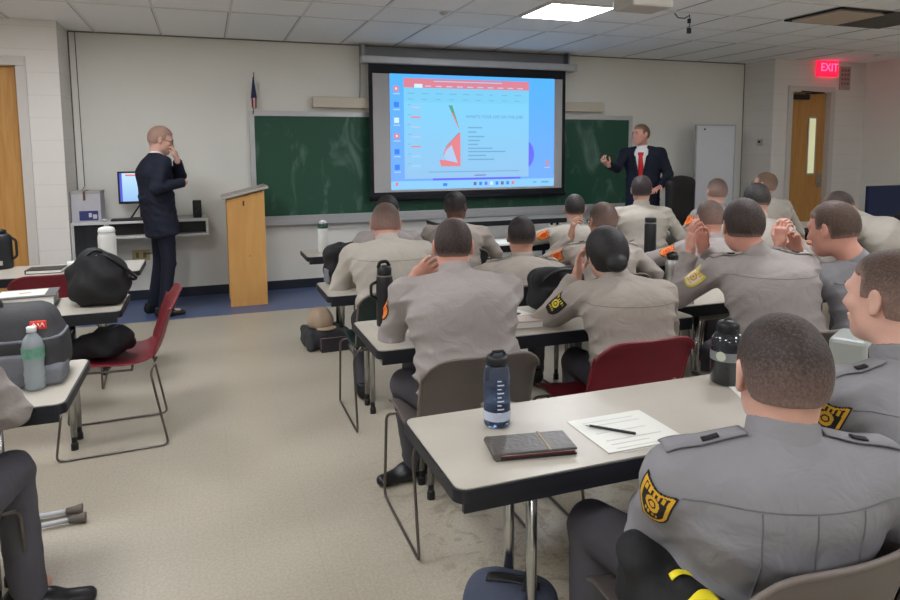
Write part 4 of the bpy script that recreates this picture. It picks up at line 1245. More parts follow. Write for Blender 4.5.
WF = mat('desk_white', (204, 202, 200), .45, noise=.02)
e = empty('wall_desk', (-.61, 7.32, 0), 0, 'white-edged computer counter fixed along the front wall beneath the monitor', 'desk')
mb = MB(); mb.box(-.61, .61, -.22, .24, .845, .87, .003); mb.build('counter', WF, e)
mb = MB(); mb.box(-.61, -.585, -.22, .24, 0, .845); mb.box(-.33, -.305, -.22, .24, 0, .845); mb.box(-.585, -.33, -.22, .24, .02, .045); mb.build('cupboard_frame', WF, e)
MB().box(-.585, -.33, .215, .235, .045, .845).build('cupboard_back', mat('cupboard_grey', (98, 98, 100), .6, noise=.1, scale=5), e)
MB().box(-.585, -.33, -.20, -.19, .045, .845).build('glass_door', mat('smoked_glass', (110, 118, 124), .1, noise=0, trans=.85), e)
mb = MB(); mb.box(-.305, .61, -.22, .24, .70, .722, .003); mb.box(.588, .61, -.22, .24, .722, .845); mb.build('keyboard_shelf', WF, e)
mb = MB(); mb.box(-.30, .585, -.10, .22, .724, .84); mb.build('dark_drawer', M_BLACK, e)
e = empty('monitor', (-.62, 7.30, .87), 0, 'black computer monitor showing the slide behind the man in the dark suit', 'monitor')
mb = MB(); mb.box(-.20, .20, -.02, .02, .155, .475, .006); mb.build('housing', M_BLACK, e)
MB().box(-.182, .182, -.0225, -.0195, .18, .458).build('screen', em_grad('monitor_picture', (150, 190, 236), (190, 226, 246), .18, .46), e)
mb = MB(); mb.box(-.182, -.160, -.0235, -.0222, .18, .458); mb.build('desktop_strip', em('monitor_blue', (84, 96, 214)), e)
mb = MB(); mb.box(-.13, .10, -.0235, -.0222, .43, .445); mb.add([(-.02, -.0236, .23), (.03, -.0236, .23), (.02, -.0236, .32)], [[0, 1, 2]]); mb.build('slide_marks', em('monitor_red', (236, 110, 110)), e)
mb = MB(); mb.tube([(0, .01, .16), (0, .01, .02)], .016, 8); mb.tube([(-.10, -.03, .01), (0, .02, .16)], .008, 6); mb.box(-.12, .12, -.09, .09, 0, .012, .004); mb.build('stand', M_BLACK, e)
e = empty('keyboard', (-.72, 7.17, .87), 0, 'thin black keyboard in front of the computer monitor', 'keyboard')
mb = MB(); mb.box(-.16, .16, -.055, .055, 0, .018, .004); mb.build('case', M_BLACK, e)
mb = MB()
for i in range(14):
    for j in range(4): mb.box(-.15+.0215*i, -.133+.0215*i, -.045+.023*j, -.027+.023*j, .017, .022)
mb.build('keys', M_DARK, e)
tag(MB().add([(-.028, -.045, 0), (.028, -.045, 0), (.028, .045, 0), (-.028, .045, 0)], [[0, 1, 2, 3]]).sphere((0, 0, .008), (.030, .048, .016), 10).build('computer_mouse', mat('mouse_white', (200, 200, 200), .4), None, (-.94, 7.18, .872)), 'small pale computer mouse by the keyboard', 'mouse')
e = empty('storage_box', (-1.085, 7.26, .87), 0, 'white cardboard box with a blue label at the left end of the counter', 'box')
mb = MB(); mb.box(-.125, .125, -.13, .15, 0, .285, .004); mb.build('carton', mat('carton_white', (190, 188, 194), .7, noise=.03), e)
mb = MB(); mb.box(-.128, .128, -.133, .153, .27, .297, .003); mb.build('lid', mat('carton_grey', (168, 164, 160), .7, noise=.03), e)
mb = MB(); mb.box(-.06, .10, -.136, -.131, .02, .11); mb.build('label', mat('label_blue', (48, 58, 112), .6), e)
mb = MB(); mb.box(.02, .045, -.138, -.134, .05, .09); mb.box(.055, .09, -.138, -.134, .035, .075); mb.build('label_print', mat('label_print', (200, 200, 210), .6), e)
mb = MB(); mb.box(-.02, .0, -.137, -.132, .21, .297); mb.box(-.02, .0, -.1, .12, .296, .300); mb.build('strap', mat('strap_brown', (110, 78, 52), .7), e)
e = empty('speaker', (-.10, 7.25, .87), 0, 'small black desktop speaker at the right end of the counter', 'speaker')
MB().box(-.042, .042, -.05, .05, 0, .175, .008).build('cabinet', M_BLACK, e)
for z in (.055, .125): MB().lathe([(.028, 0), (.024, .004), (.010, .001), (.0, .003)], 16, Matrix.Translation((0, -.05, z)) @ Matrix.Rotation(PI/2, 4, 'X'), cap=False).build('driver', M_DARK, e)
o = MB().tube([(-.50, 7.50, 1.0-.13), (-.44, 7.50, .69)], .003, 6).tube([(-.46, 7.5, .70), (-.42, 7.45, .60), (-.48, 7.5, .42), (-.40, 7.5, .30), (-.46, 7.54, .18)], .006, 6, round_c=.08).tube([(-.46, 7.50, .70), (-.50, 7.53, .50), (-.63, 7.54, .48)], .005, 6, round_c=.06).build('power_cord', M_BLACK); tag(o, 'black computer cords drooping under the counter to the outlet', 'cord')
e = empty('wall_outlet', (-.67, D-.004, .47), 0, 'cream wall outlet under the computer counter', 'outlet')
MB().box(-.085, .085, -.006, .004, -.055, .055, .003).build('plate', mat('outlet_cream', (186, 170, 120), .5), e)
mb = MB(); mb.box(-.05, -.02, -.009, -.005, -.03, .03); mb.box(.02, .05, -.009, -.005, -.03, .03); mb.build('sockets', mat('outlet_dark', (120, 108, 78), .5), e)
o = MB().tube([(-1.155, D-.008, CZ), (-1.15, D-.008, 1.2), (-1.16, 7.45, 1.16)], .0035, 6).build('wall_lead', mat('cord_dark', (70, 70, 68), .6)); tag(o, 'thin dark cord running down the front wall near the left corner', 'cord')

# ------------------------------------------------------------------ things on the tables
TZ = .7415
PAPER = mat('paper_white', (222, 222, 214), .7, noise=.01)
INK = mat('paper_ink', (196, 198, 194), .8, noise=0)
CLEAR = mat('clear_plastic', (232, 238, 244), .05, noise=0, trans=.95, ior=1.3)
WATER = mat('bottle_water_tint', (126, 142, 170), .05, noise=0, trans=.85, ior=1.33)
# clear sports bottle on the nearest table
e = empty('water_bottle', (.745, 1.67, TZ), 0, 'clear blue-tinted sports bottle with a black cap on the nearest table', 'bottle')
MB().lathe([(.030, 0), (.037, .006), (.038, .03), (.038, .150), (.034, .168), (.028, .178)], 24, cap=True).build('bottle_body', mat('tritan_blue', (150, 166, 194), .06, noise=0, trans=.9, ior=1.2), e)
MB().lathe([(.0335, .004), (.0350, .03), (.0350, .120)], 24).build('water', WATER, e)
mb = MB(); mb.lathe([(.030, .176), (.031, .182), (.031, .196), (.026, .203)], 20); mb.tube([(-.020, 0, .200), (-.012, 0, .212), (.018, 0, .212), (.026, 0, .200)], .005, 6); mb.build('cap', M_BLACK, e)
mb = MB()
for k in range(9):
    z = .045+.0115*k; a = -1.9
    for q in range(3+(k % 2)*2): aa = a+q*.10; mb.box(.0383*math.cos(aa)-.0016, .0383*math.cos(aa)+.0016, .0383*math.sin(aa)-.0012, .0383*math.sin(aa)+.0012, z, z+.003)
mb.build('measure_marks', mat('mark_white', (214, 218, 226), .5, noise=0), e)
MB().lathe([(.0387, .022), (.0387, .048)], 24, cap=False).build('lower_band', mat('band_clear', (182, 192, 210), .2, noise=0), e)
# dark bottle
e = empty('water_bottle', (1.60, 1.715, TZ), 0, 'dark smoked plastic bottle with a grey band beside the nearest head', 'bottle')
MB().lathe([(.044, 0), (.052, .008), (.053, .12), (.050, .15), (.034, .176)], 24).build('bottle_body', mat('smoked_bottle', (34, 38, 42), .12, noise=0, spec=.8), e)
MB().lathe([(.0536, .082), (.0536, .112)], 24, cap=False).build('band', mat('band_grey', (126, 130, 130), .4, noise=.1, scale=50), e)
mb = MB(); mb.lathe([(.034, .172), (.036, .176), (.036, .196), (.030, .206), (.012, .214)], 20); mb.tube([(.03, 0, .195), (.0, 0, .222), (-.03, 0, .195)], .006, 6, round_c=.02); mb.build('cap', M_BLACK, e)
MB().lathe([(.0, 0), (.016, .0006)], 16, Matrix.Translation((-.048, -.024, .10)) @ Matrix.Rotation(math.radians(206-90), 4, 'Z') @ Matrix.Rotation(-PI/2, 4, 'X'), cap=False).build('sticker', mat('sticker', (190, 196, 176), .5), e)
# black flask
e = empty('flask', (.725, 2.85, TZ), 0, 'tall matte black insulated flask with a carry loop, second-row table', 'flask')
MB().lathe([(.034, 0), (.038, .004), (.038, .20), (.034, .222), (.027, .232)], 24).build('flask_body', mat('matte_black', (26, 26, 30), .5, noise=.05), e)
mb = MB(); mb.lathe([(.031, .232), (.032, .236), (.032, .262), (.024, .270)], 20); mb.tube([(-.028, 0, .262), (-.02, 0, .288), (.012, 0, .290), (.024, 0, .268)], .008, 8, round_c=.01)
mb.build('cap', M_BLACK, e)
MB().tube([(-.036, 0, .20), (-.062, 0, .19), (-.062, 0, .14), (-.038, 0, .125)], .007, 8, round_c=.02).build('carry_loop', M_BLACK, e)
MB().lathe([(.0283, .224), (.0345, .2235), (.0345, .231)], 24, cap=False).build('neck_ring', M_METAL, e)
# steel bottle
e = empty('steel_bottle', (2.41, 3.02, TZ), 0, 'brushed steel bottle with black lid between the rows at centre right', 'bottle')
MB().lathe([(.034, 0), (.037, .004), (.037, .145), (.030, .165), (.025, .172)], 20).build('bottle_body', mat('brushed_steel', (170, 168, 164), .35, 1., noise=.05), e)
mb = MB(); mb.lathe([(.028, .170), (.028, .195), (.018, .205)], 16); mb.tube([(-.026, 0, .18), (-.04, 0, .20), (.0, 0, .212), (.026, 0, .20)], .005, 6); mb.build('cap', M_BLACK, e)
e = empty('water_bottle', (3.06, 4.09, TZ), 0, 'tall black bottle standing in front of the presenter\'s right-hand trainees', 'bottle')
e['label'] = 'tall black bottle with a flat lid on the third-row table'
MB().lathe([(.040, 0), (.043, .005), (.043, .225), (.036, .245)], 20).build('bottle_body', mat('matte_black', (26, 26, 30), .5), e)
mb = MB(); mb.lathe([(.040, .245), (.041, .25), (.041, .275), (.038, .28)], 20); mb.build('cap', M_BLACK, e)
MB().lathe([(.0405, .238), (.0405, .247)], 20, cap=False).build('neck_ring', M_METAL, e)
# white flask fourth row, white bottle left
e = empty('flask', (.84, 5.22, TZ), 0, 'white flask with dark green collar below the chalkboard', 'flask')
MB().lathe([(.036, 0), (.040, .004), (.040, .175), (.036, .19)], 20).build('flask_body', mat('flask_white', (214, 214, 210), .4, noise=.01), e)
MB().lathe([(.040, .186), (.041, .19), (.041, .215), (.036, .222)], 20).build('collar', mat('flask_green', (36, 70, 56), .5), e)
MB().lathe([(.030, .222), (.028, .24), (.012, .248)], 16).build('cap', mat('flask_white', (214, 214, 210), .4), e)
e = empty('water_bottle', (-.68, 5.25, TZ), 0, 'tall plain white bottle behind the black duffel bag', 'bottle')
MB().lathe([(.052, 0), (.060, .006), (.060, .19), (.052, .225)], 20).build('bottle_body', mat('flask_white', (214, 214, 210), .4), e)
MB().lathe([(.056, .223), (.058, .232), (.050, .255), (.030, .262)], 20).build('cap', mat('flask_white', (214, 214, 210), .4), e)
e = empty('thermos', (-1.345, 5.30, TZ), 0, 'large black thermos jug with pale label at the left edge', 'thermos')
MB().lathe([(.068, 0), (.075, .006), (.075, .20), (.070, .225), (.05, .24)], 24).build('jug_body', mat('matte_black', (26, 26, 30), .5), e)
mb = MB(); mb.lathe([(.045, .238), (.045, .262), (.03, .268)], 16); mb.build('cap', M_BLACK, e)
mb = MB(); mb.tube([(.068, .0, .21), (.098, 0, .19), (.098, 0, .08), (.07, 0, .06)], .009, 8, round_c=.03); mb.build('handle', M_BLACK, e)
MB().box(-.03, .03, -.079, -.074, .03, .06, .001).build('label', mat('label_pale', (180, 176, 170), .6), e)
# crinkled drinking-water bottle on the left table
e = empty('water_bottle', (-.56, 2.485, TZ), 0, 'small clear ribbed drinking water bottle with green label by the grey backpack', 'bottle')
MB().lathe([(.026, 0), (.031, .008), (.029, .02), (.032, .03), (.030, .042), (.033, .055), (.029, .075), (.031, .09), (.033, .105), (.033, .145), (.026, .170), (.013, .188), (.012, .196)], 24).build('bottle_body', mat('pet_clear', (210, 220, 224), .12, noise=0, trans=.6, ior=1.25), e)
MB().lathe([(.0337, .108), (.0337, .143)], 24, cap=False).build('label', mat('label_green', (100, 148, 128), .4, noise=.5, scale=60), e)
MB().lathe([(.015, .192), (.015, .208), (.013, .210)], 16).build('cap', mat('cap_white', (220, 222, 222), .4), e)

# notebook and worksheet, right-hand papers
e = empty('notebook', (.765, 1.495, TZ), -.17, 'closed black leather pad holder on the nearest table beside the clear bottle', 'notebook')
MB().box(-.105, .105, -.055, .055, 0, .006, .003).build('back_cover', mat('leather_black', (32, 30, 32), .4, noise=.1, bump=.2), e)
MB().box(-.092, .100, -.050, .050, .005, .014, .001).build('pages', mat('pages', (196, 186, 182), .7), e)
MB().box(-.092, .100, -.051, -.047, .006, .010, .001).build('red_strap', mat('strap_red', (120, 36, 50), .6), e)
mb = MB(); mb.box(-.105, .105, -.055, .055, .013, .020, .003); mb.tube([(-.105, -.055, .010), (-.105, .055, .010)], .010, 8); mb.build('front_cover', mat('leather_sheen', (84, 80, 76), .35, noise=.15, bump=.2), e)
MB().box(.030, .036, -.056, .056, .019, .0215).build('elastic', mat('elastic_tan', (150, 132, 104), .6), e)
def sheet(x, y, rz, wx, wy, label, lines=True, bubble=False, parent=None, z=TZ):
    e = empty('worksheet', (x, y, z), rz, label, 'paper')
    MB().box(-wx/2, wx/2, -wy/2, wy/2, 0, .0012).build('page', PAPER, e)
    if lines:
        mb = MB()
        r2 = random.Random(int(x*100))
        for k in range(9):
            if r2.random() < .75: mb.box(-wx*.36, -wx*.36+wx*.72*(.4+.6*r2.random()), wy*.34-.024*k, wy*.34-.024*k+.004, .0012, .0016)
        mb.build('print', INK, e)
    return e
e = sheet(1.06, 1.508, .0, .245, .215, 'white printed worksheet with a pen on it, nearest table')
e = empty('pen', (1.015, 1.515, TZ+.003), 2.35, 'slim dark pen lying across the worksheet on the nearest table', 'pen')
mb = MB(); mb.tube([(-.07, 0, .004), (.055, 0, .004)], .004, 8); mb.build('barrel', M_DARK, e); MB().tube([(.055, 0, .004), (.068, 0, .003)], [.0038, .001], 8).build('tip', M_METAL, e)
sheet(1.66, 1.60, -.4, .215, .28, 'white sheet lying under the dark smoked bottle', False)
sheet(1.27, 2.86, .3, .28, .215, 'loose white paper beside the black bag on the second-row table', False)
sheet(2.14-.35, 5.13, .1, .28, .215, 'white printed paper left of centre on the fourth-row table')
sheet(2.36, 5.18, .2, .25, .2, 'small white paper beside the fourth-row trainee in orange patch', False)
sheet(4.19, 5.18, .1, .25, .25, 'white paper at the right end of a fourth-row table', False)
sheet(2.05, 3.75, .4, .28, .2, 'white page on the third-row table under a trainee\'s elbow', False)
sheet(2.62, 3.05, .1, .25, .10, 'white strip of paper beside the steel bottle on the second-row table', False)
for i, (x, y, rz, c, lab) in enumerate([(1.22, 2.72, .5, (70, 50, 56), 'thick maroon and grey book on the second-row table below the black bag'), (1.32, 2.62, -.1, (176, 160, 150), 'tan paperback lying flat in front of the black bag')]):
    e = empty('book', (x, y, TZ+(.0 if i else .0)), rz, lab, 'book')
    MB().box(-.09, .09, -.055, .055, .003, .030, .001).build('pages', PAPER, e)
    mb = MB(); mb.box(-.094, .094, -.058, .058, 0, .004); mb.box(-.094, .094, -.058, .058, .029, .033); mb.box(-.096, -.091, -.058, .058, 0, .033); mb.build('cover', mat('book_cover_%d' % i, c, .6), e)
e = empty('notebook', (-1.02, 5.02, TZ), -.05, 'closed black notebook flat on the far left table', 'notebook')
MB().box(-.10, .10, -.075, .075, .003, .022).build('pages', PAPER, e)
mb = MB(); mb.box(-.104, .104, -.078, .078, .021, .026, .001); mb.box(-.104, .104, -.078, .078, 0, .004, .001); mb.box(-.106, -.10, -.078, .078, 0, .026); mb.build('cover', mat('leather_black', (32, 30, 32), .4), e)
e = empty('paper_roll', (-.86, 5.10, TZ+.026), .15, 'small white roll of paper by the black notebook', 'paper roll')
MB().lathe([(.010, -.05), (.026, -.05), (.026, .05), (.010, .05)], 18, Matrix.Rotation(PI/2, 4, 'Y'), cap=False).build('roll', PAPER, e)
# folder and binder on the duffel table
e = empty('binder', (-.90, 3.90, TZ), .08, 'thick grey ring binder with paper sheet on top, left of the duffel', 'binder')
MB().box(-.15, .15, -.115, .115, 0, .006).build('back_cover', mat('binder_grey', (96, 90, 92), .5), e)
MB().box(-.13, .14, -.108, .108, .006, .060, .001).build('pages', PAPER, e)
MB().box(-.15, .15, -.115, .115, .060, .067, .001).build('front_cover', mat('binder_grey', (96, 90, 92), .5), e)
MB().box(-.11, .10, -.085, .085, .067, .0685).build('cover_sheet', PAPER, e)
MB().box(-.02, .03, -.012, .008, .0685, .0692).build('printed_crest', mat('crest_tan', (176, 140, 116), .7), e)
e = empty('paper_stack', (-.88, 3.66, TZ), 0, 'stack of loose white paper jutting out in front of the grey binder', 'paper')
e.location = (-.86, 3.665, TZ); e.location.z = TZ
for k in range(1): MB().box(-.11, .11, -.05, .02, 0, .012, .001).build('sheets', PAPER, e)

# white box with black front (right), small pale box
e = empty('plastic_case', (2.15, 1.70, TZ), .5, 'pale plastic case with a dark glassy front by the right-edge trainee', 'case')
MB().box(-.09, .09, -.06, .06, 0, .11, .015).build('case', mat('case_pale', (150, 155, 150), .4, noise=.04), e)
MB().box(-.075, .06, -.064, -.058, .015, .09, .004).build('dark_window', mat('case_window', (46, 54, 56), .15), e)
e = empty('tissue_box', (2.22, 2.76, TZ), -.35, 'white box with a small red mark on the second-row table', 'box')
MB().box(-.085, .085, -.055, .055, 0, .085, .004).build('carton', mat('carton_bright', (206, 204, 200), .6, noise=.02), e)
MB().box(-.065, -.045, -.058, -.054, .02, .055).build('red_mark', mat('mark_red', (176, 60, 56), .6), e)

# ------------------------------------------------------------------ bags
FAB_BLK = mat('nylon_black', (17, 17, 19), .75, noise=.15, scale=40, bump=.35, bscale=35)
FAB_GREY = mat('nylon_charcoal', (58, 58, 60), .8, noise=.1, scale=60, bump=.2, bscale=120)
FAB_LG = mat('nylon_grey_panel', (112, 114, 120), .8, noise=.1, scale=60, bump=.2, bscale=120)
FAB_NAVY = mat('nylon_navy', (64, 70, 88), .8, noise=.1, scale=60, bump=.2, bscale=120)
def lump(c, amp, fr, ph=0):
    return lambda x, y, z: amp*(np.sin((x-c[0])*fr+ph+2*np.sin((z-c[2])*fr*.5))*np.sin((y-c[1])*fr*.9+1+ph)+.7*np.sin((z-c[2])*fr*1.3+2*np.sin((x-c[0])*fr*.7+ph)))
# black duffel on left table
e = empty('duffel_bag', (-.54, 3.86, TZ), 0, 'large slouching black duffel bag with raised strap on a left-hand table', 'bag')
s = SD(); s.el((0, 0, .13), (.135, .16, .13), .05); s.bx((0, 0, .085), (.12, .14, .082), .06, .05); s.el((-.02, 0, .23), (.06, .09, .055), .06); s.ec((-.11, -.03, .05), (-.13, -.02, .17), .035, .03, .03)
s.fn(lump((0, 0, .1), .006, 34), 'd'); s.fn(lambda x, y, z: .002-z, '&'); sd_obj('bag_body', s, FAB_BLK, e, .009, origin=(0, 0, 0))
MB().tube([(-.02, -.05, .27), (.06, -.07, .245), (.14, -.07, .17), (.175, -.06, .13), (.16, -.03, .115), (.10, 0, .15)], .010, 6, round_c=.04).build('strap', M_BLACK, e)
MB().tube([(-.06, -.07, .24), (-.02, -.08, .285), (.02, -.06, .275)], .008, 6, round_c=.02).build('handle', M_BLACK, e)
MB().tube([(-.03, -.115, .22), (-.02, -.10, .245), (0, -.085, .262)], .003, 6).build('zip', M_METAL, e)
# grey backpack on left table
e = empty('backpack', (-.67, 2.62, TZ), 0, 'charcoal and grey boxy backpack with a small red tag on the left table', 'backpack')
s = SD(); s.bx((-.02, 0, .09), (.205, .115, .09), .05, .03); s.bx((-.03, .01, .185), (.19, .105, .075), .07, .04); s.fn(lump((0, 0, .1), .003, 26), 'd'); s.fn(lambda x, y, z: .002-z, '&')
bk = sd_obj('bag_body', s, FAB_GREY, e, .008, origin=(0, 0, 0))
mb = MB()
def belt_loop(z, hx, hy, r, cx=-.02):
    pts = []
    for k in range(28):
        a = 2*PI*k/28; c_, s_ = math.cos(a), math.sin(a)
        pts.append((cx+hx*math.copysign(abs(c_)**.45, c_), hy*math.copysign(abs(s_)**.45, s_), z))
    return pts
mb.tube(belt_loop(.155, .200, .112, .01), .006, 6, closed=True); mb.build('zip_line', FAB_LG, e)
s2 = SD(); s2.bx((.05, -.10, .075), (.06, .030, .04), .015); s2.bx((.08, -.06, .035), (.11, .068, .036), .02, .02); sd_obj('front_pocket', s2, FAB_LG, e, .007, origin=(0, 0, 0))
mb = MB(); mb.box(-.024, .024, -.004, .004, -.014, .014, .002); t_ = mb.build('red_tag', mat('tag_red', (226, 62, 50), .6), e, loc=(.125, -.112, .208)); 
mb = MB(); mb.tube([(-.018, -.0055, -.006), (-.012, -.0055, .007), (-.004, -.0055, -.006)], .0022, 5); mb.tube([(.0, -.0055, .006), (.006, -.0055, -.006), (.013, -.0055, .007), (.019, -.0055, -.005)], .0022, 5); mb.build('tag_print', mat('tag_white', (236, 226, 220), .6), t_)
MB().tube([(-.10, -.02, .25), (-.10, -.03, .285), (.0, -.03, .285), (.0, -.02, .25)], .009, 6, round_c=.02).build('grab_handle', FAB_GREY, e)
# dark jacket on the aisle chair
e = empty('jacket', (-.56, 3.87, .455), 0, 'dark jacket bundled on the seat of the maroon aisle chair', 'jacket')
s = SD(); s.el((.0, 0, .055), (.17, .15, .055), .05); s.el((.06, -.05, .10), (.09, .09, .06), .05); s.ec((-.16, -.08, .05), (.02, -.10, .10), .045, .05, .05); s.ec((.05, -.12, .08), (.11, -.08, .13), .04, .035, .04)
s.fn(lump((0, 0, .1), .008, 42), 'd'); sd_obj('cloth', s, mat('jacket_dark', (36, 36, 40), .85, noise=.15, bump=.3, bscale=40), e, .008, origin=(0, 0, 0))
s = SD(); s.el((.085, -.07, .12), (.05, .06, .05), .03); s.fn(lump((0, 0, .1), .006, 50), 'd'); sd_obj('sleeve', s, mat('jacket_grey', (78, 76, 82), .85, noise=.1, bump=.3, bscale=60), e, .008, origin=(0, 0, 0))
# black bag at left corner of third-row table
e = empty('shoulder_bag', (.715, 3.87, TZ), .2, 'small black bag with a round grey disc at a table corner below the chalkboard', 'bag')
s = SD(); s.bx((0, 0, .11), (.085, .075, .11), .04, .03); s.el((.01, 0, .20), (.09, .08, .045), .03); s.ec((-.03, -.06, .225), (.06, -.05, .235), .014, .014, .015); s.fn(lump((0, 0, .1), .005, 50), 'd'); s.fn(lambda x, y, z: .002-z, '&')
sd_obj('bag_body', s, FAB_BLK, e, .008, origin=(0, 0, 0))
MB().lathe([(.028, 0), (.030, .006), (.022, .012), (.0, .012)], 18, Matrix.Translation((.02, -.078, .05)) @ Matrix.Rotation(PI/2, 4, 'X'), cap=False).build('round_disc', mat('disc_grey', (120, 122, 128), .3), e)
MB().box(-.09, -.078, -.05, .03, .02, .10, .004).build('side_net', FAB_LG, e)
# black bag on the second-row table
e = empty('shoulder_bag', (1.58, 2.84, TZ), -.1, 'black bag standing on the second-row table beside the dark hair bun', 'bag')
s = SD(); s.bx((0, 0, .10), (.135, .075, .10), .05, .03); s.ec((-.10, -.03, .18), (.08, -.02, .20), .025, .022, .03); s.bx((-.02, -.075, .075), (.08, .02, .05), .015, .02); s.fn(lump((0, 0, .1), .005, 44), 'd'); s.fn(lambda x, y, z: .002-z, '&')
sd_obj('bag_body', s, FAB_BLK, e, .008, origin=(0, 0, 0))
MB().tube([(-.12, -.04, .12), (-.06, -.09, .20), (.05, -.08, .215), (.12, -.03, .14)], .009, 6, round_c=.05).build('strap', M_BLACK, e)
# navy backpack on the floor
e = empty('backpack', (.755, 1.60, 0), -.6, 'navy backpack with black straps on the floor under the nearest table', 'backpack'); e.scale = (.85, .85, 1)
s = SD(); s.bx((0, 0, .15), (.15, .09, .145), .05, .03); s.el((0, 0, .27), (.135, .085, .06), .05); s.bx((.0, -.11, .10), (.12, .04, .08), .03, .03); s.fn(lump((0, 0, .1), .003, 28), 'd'); s.fn(lambda x, y, z: .002-z, '&')
sd_obj('bag_body', s, FAB_NAVY, e, .009, origin=(0, 0, 0))
P, fc = strip(s, V3(-.075, -.02, .45), V3(.10, -.02, .45), V3(0, 1, 0), .018, V3(0, 0, -1), 14, .004); pmesh('strap', P, fc, M_BLACK, e, V3(0, 0, 0), None, .003)
P, fc = strip(s, V3(-.13, -.25, .255), V3(.13, -.25, .255), V3(0, 0, 1), .010, V3(0, 1, 0), 14, .004); pmesh('zip_line', P, fc, M_BLACK, e, V3(0, 0, 0), None, .003)
P, fc = strip(s, V3(.06, -.06, .45), V3(.06, .09, .45), V3(1, 0, 0), .014, V3(0, 0, -1), 10, .005); pmesh('strap', P, fc, M_BLACK, e, V3(0, 0, 0), None, .003)
# grey pack, pink book and tan cap on the floor past the second row
e = empty('backpack', (.83, 5.20, 0), .1, 'flat dark grey backpack on the floor under the tan cap', 'backpack')
s = SD(); s.bx((0, 0, .075), (.17, .15, .075), .04, .03); s.ec((-.14, -.13, .02), (-.14, -.12, .12), .03, .03, .02); s.fn(lump((0, 0, .1), .005, 40), 'd'); s.fn(lambda x, y, z: .002-z, '&')
sd_obj('bag_body', s, FAB_GREY, e, .010, origin=(0, 0, 0))
e = empty('book', (.87, 5.01, 0), .05, 'pink-edged book lying in front of the flat grey backpack on the floor', 'book')
MB().box(-.10, .10, -.02, .02, .01, .10, .002).build('pages', mat('pages_pink', (172, 136, 142), .7), e)
mb = MB(); mb.box(-.105, .105, -.026, -.019, 0, .108); mb.box(-.105, .105, .019, .026, 0, .108); mb.build('cover', mat('cover_dark', (44, 40, 44), .6), e)
e = empty('cap', (.80, 5.22, .145), .3, 'tan cloth cap resting on the grey backpack on the aisle floor', 'hat')
s = SD(); s.el((0, 0, .05), (.105, .115, .10), .03); s.el((0, .0, .13), (.06, .06, .02), .03); s.fn(lambda x, y, z: .004*np.abs(np.sin(np.arctan2(y, x)*3))-.002, 'd'); s.fn(lambda x, y, z: .004-z, '&')
sd_obj('crown', s, mat('cap_tan', (170, 148, 126), .85, noise=.12, scale=30, bump=.3, bscale=50), e, .008, origin=(0, 0, 0))
s = SD(); s.el((0, -.11, .012), (.085, .075, .010), .01); sd_obj('brim', s, mat('cap_tan', (170, 148, 126), .85), e, .007, origin=(0, 0, 0))
# black bag with yellow patch beside nearest trainee
e = empty('gear_bag', (.86, 1.13, .46), .1, 'black gear bag with a yellow patch at the left hip of the nearest trainee', 'bag')
# crutches
RUB = mat('rubber_grey', (108, 100, 92), .8, noise=.1)
for i, (x, y, L_, lab) in enumerate([(-.525, 2.98, 1.2, 'white metal crutch lying on the floor, its grey tip nearer the camera'), (-.55, 3.06, 1.2, 'white metal crutch lying on the floor, its grey tip farther from the camera')]):
    e = empty('crutch', (x, y, .022), .05, lab, 'crutch')
    MB().tube([(-L_, 0, .0), (-.05, 0, 0)], .0105, 10).build('shaft', mat('crutch_white', (200, 202, 206), .35, .3), e)
    MB().lathe([(.014, 0), (.016, .03), (.021, .055), (.021, .062)], 14, Matrix.Translation((-.062, 0, 0)) @ Matrix.Rotation(PI/2, 4, 'Y')).build('rubber_tip', RUB, e)
    mb = MB(); mb.tube([(-L_, 0, 0), (-L_-.05, .03, .03), (-L_-.22, .05, .05)], .012, 8); mb.tube([(-L_+.05, 0, .0), (-L_+.05, .07, .08)], .014, 8); mb.build('grip', M_DARK, e)
# white bag on the floor under the left table
e = empty('paper_bag', (-1.02, 3.30, 0), .3, 'crumpled white bag on the floor under the left tables', 'bag')
s = SD(); s.bx((0, 0, .07), (.12, .10, .07), .02); s.fn(lump((0, 0, .1), .008, 40), 'd'); s.fn(lambda x, y, z: .002-z, '&'); sd_obj('bag_body', s, PAPER, e, .012, origin=(0, 0, 0))

# navy partition and shelf things at the right wall
e = empty('partition_panel', (7.0, 5.45, 0), .0, 'dark navy low partition panel standing at the right side of the room', 'partition')
MB().box(-.02, 1.5, -.02, .02, .35, 1.10, .006).build('panel', mat('navy_fabric', (26, 36, 66), .85, noise=.08), e)
mb = MB(); mb.box(-.02, .02, -.02, .02, 0, .36); mb.box(1.46, 1.5, -.02, .02, 0, .36); mb.box(-.02, .02, -.2, .2, 0, .03); mb.box(1.46, 1.5, -.2, .2, 0, .03); mb.build('feet', M_BLACK, e)
e = empty('side_table', (7.05, 4.9, 0), 0, 'grey side table in front of the navy partition', 'table')
MB().box(-.45, .6, -.22, .22, .715, .74, .004).build('tabletop', mat('side_top', (150, 146, 140), .5), e)
for sx_ in (-.42, .57):
    for sy_ in (-.19, .19): MB().tube([(sx_, sy_, 0), (sx_, sy_, .715)], .014, 8).build('leg', M_DARK, e)
e = empty('equipment_bag', (7.0, 4.92, .741), 0, 'low black bag on the grey side table before the partition', 'bag')
s = SD(); s.el((0, 0, .06), (.26, .12, .07), .03); s.el((.22, 0, .05), (.10, .10, .05), .04); s.fn(lump((0, 0, .1), .008, 30), 'd'); s.fn(lambda x, y, z: .002-z, '&'); sd_obj('bag_body', s, FAB_BLK, e, .016, origin=(0, 0, 0))
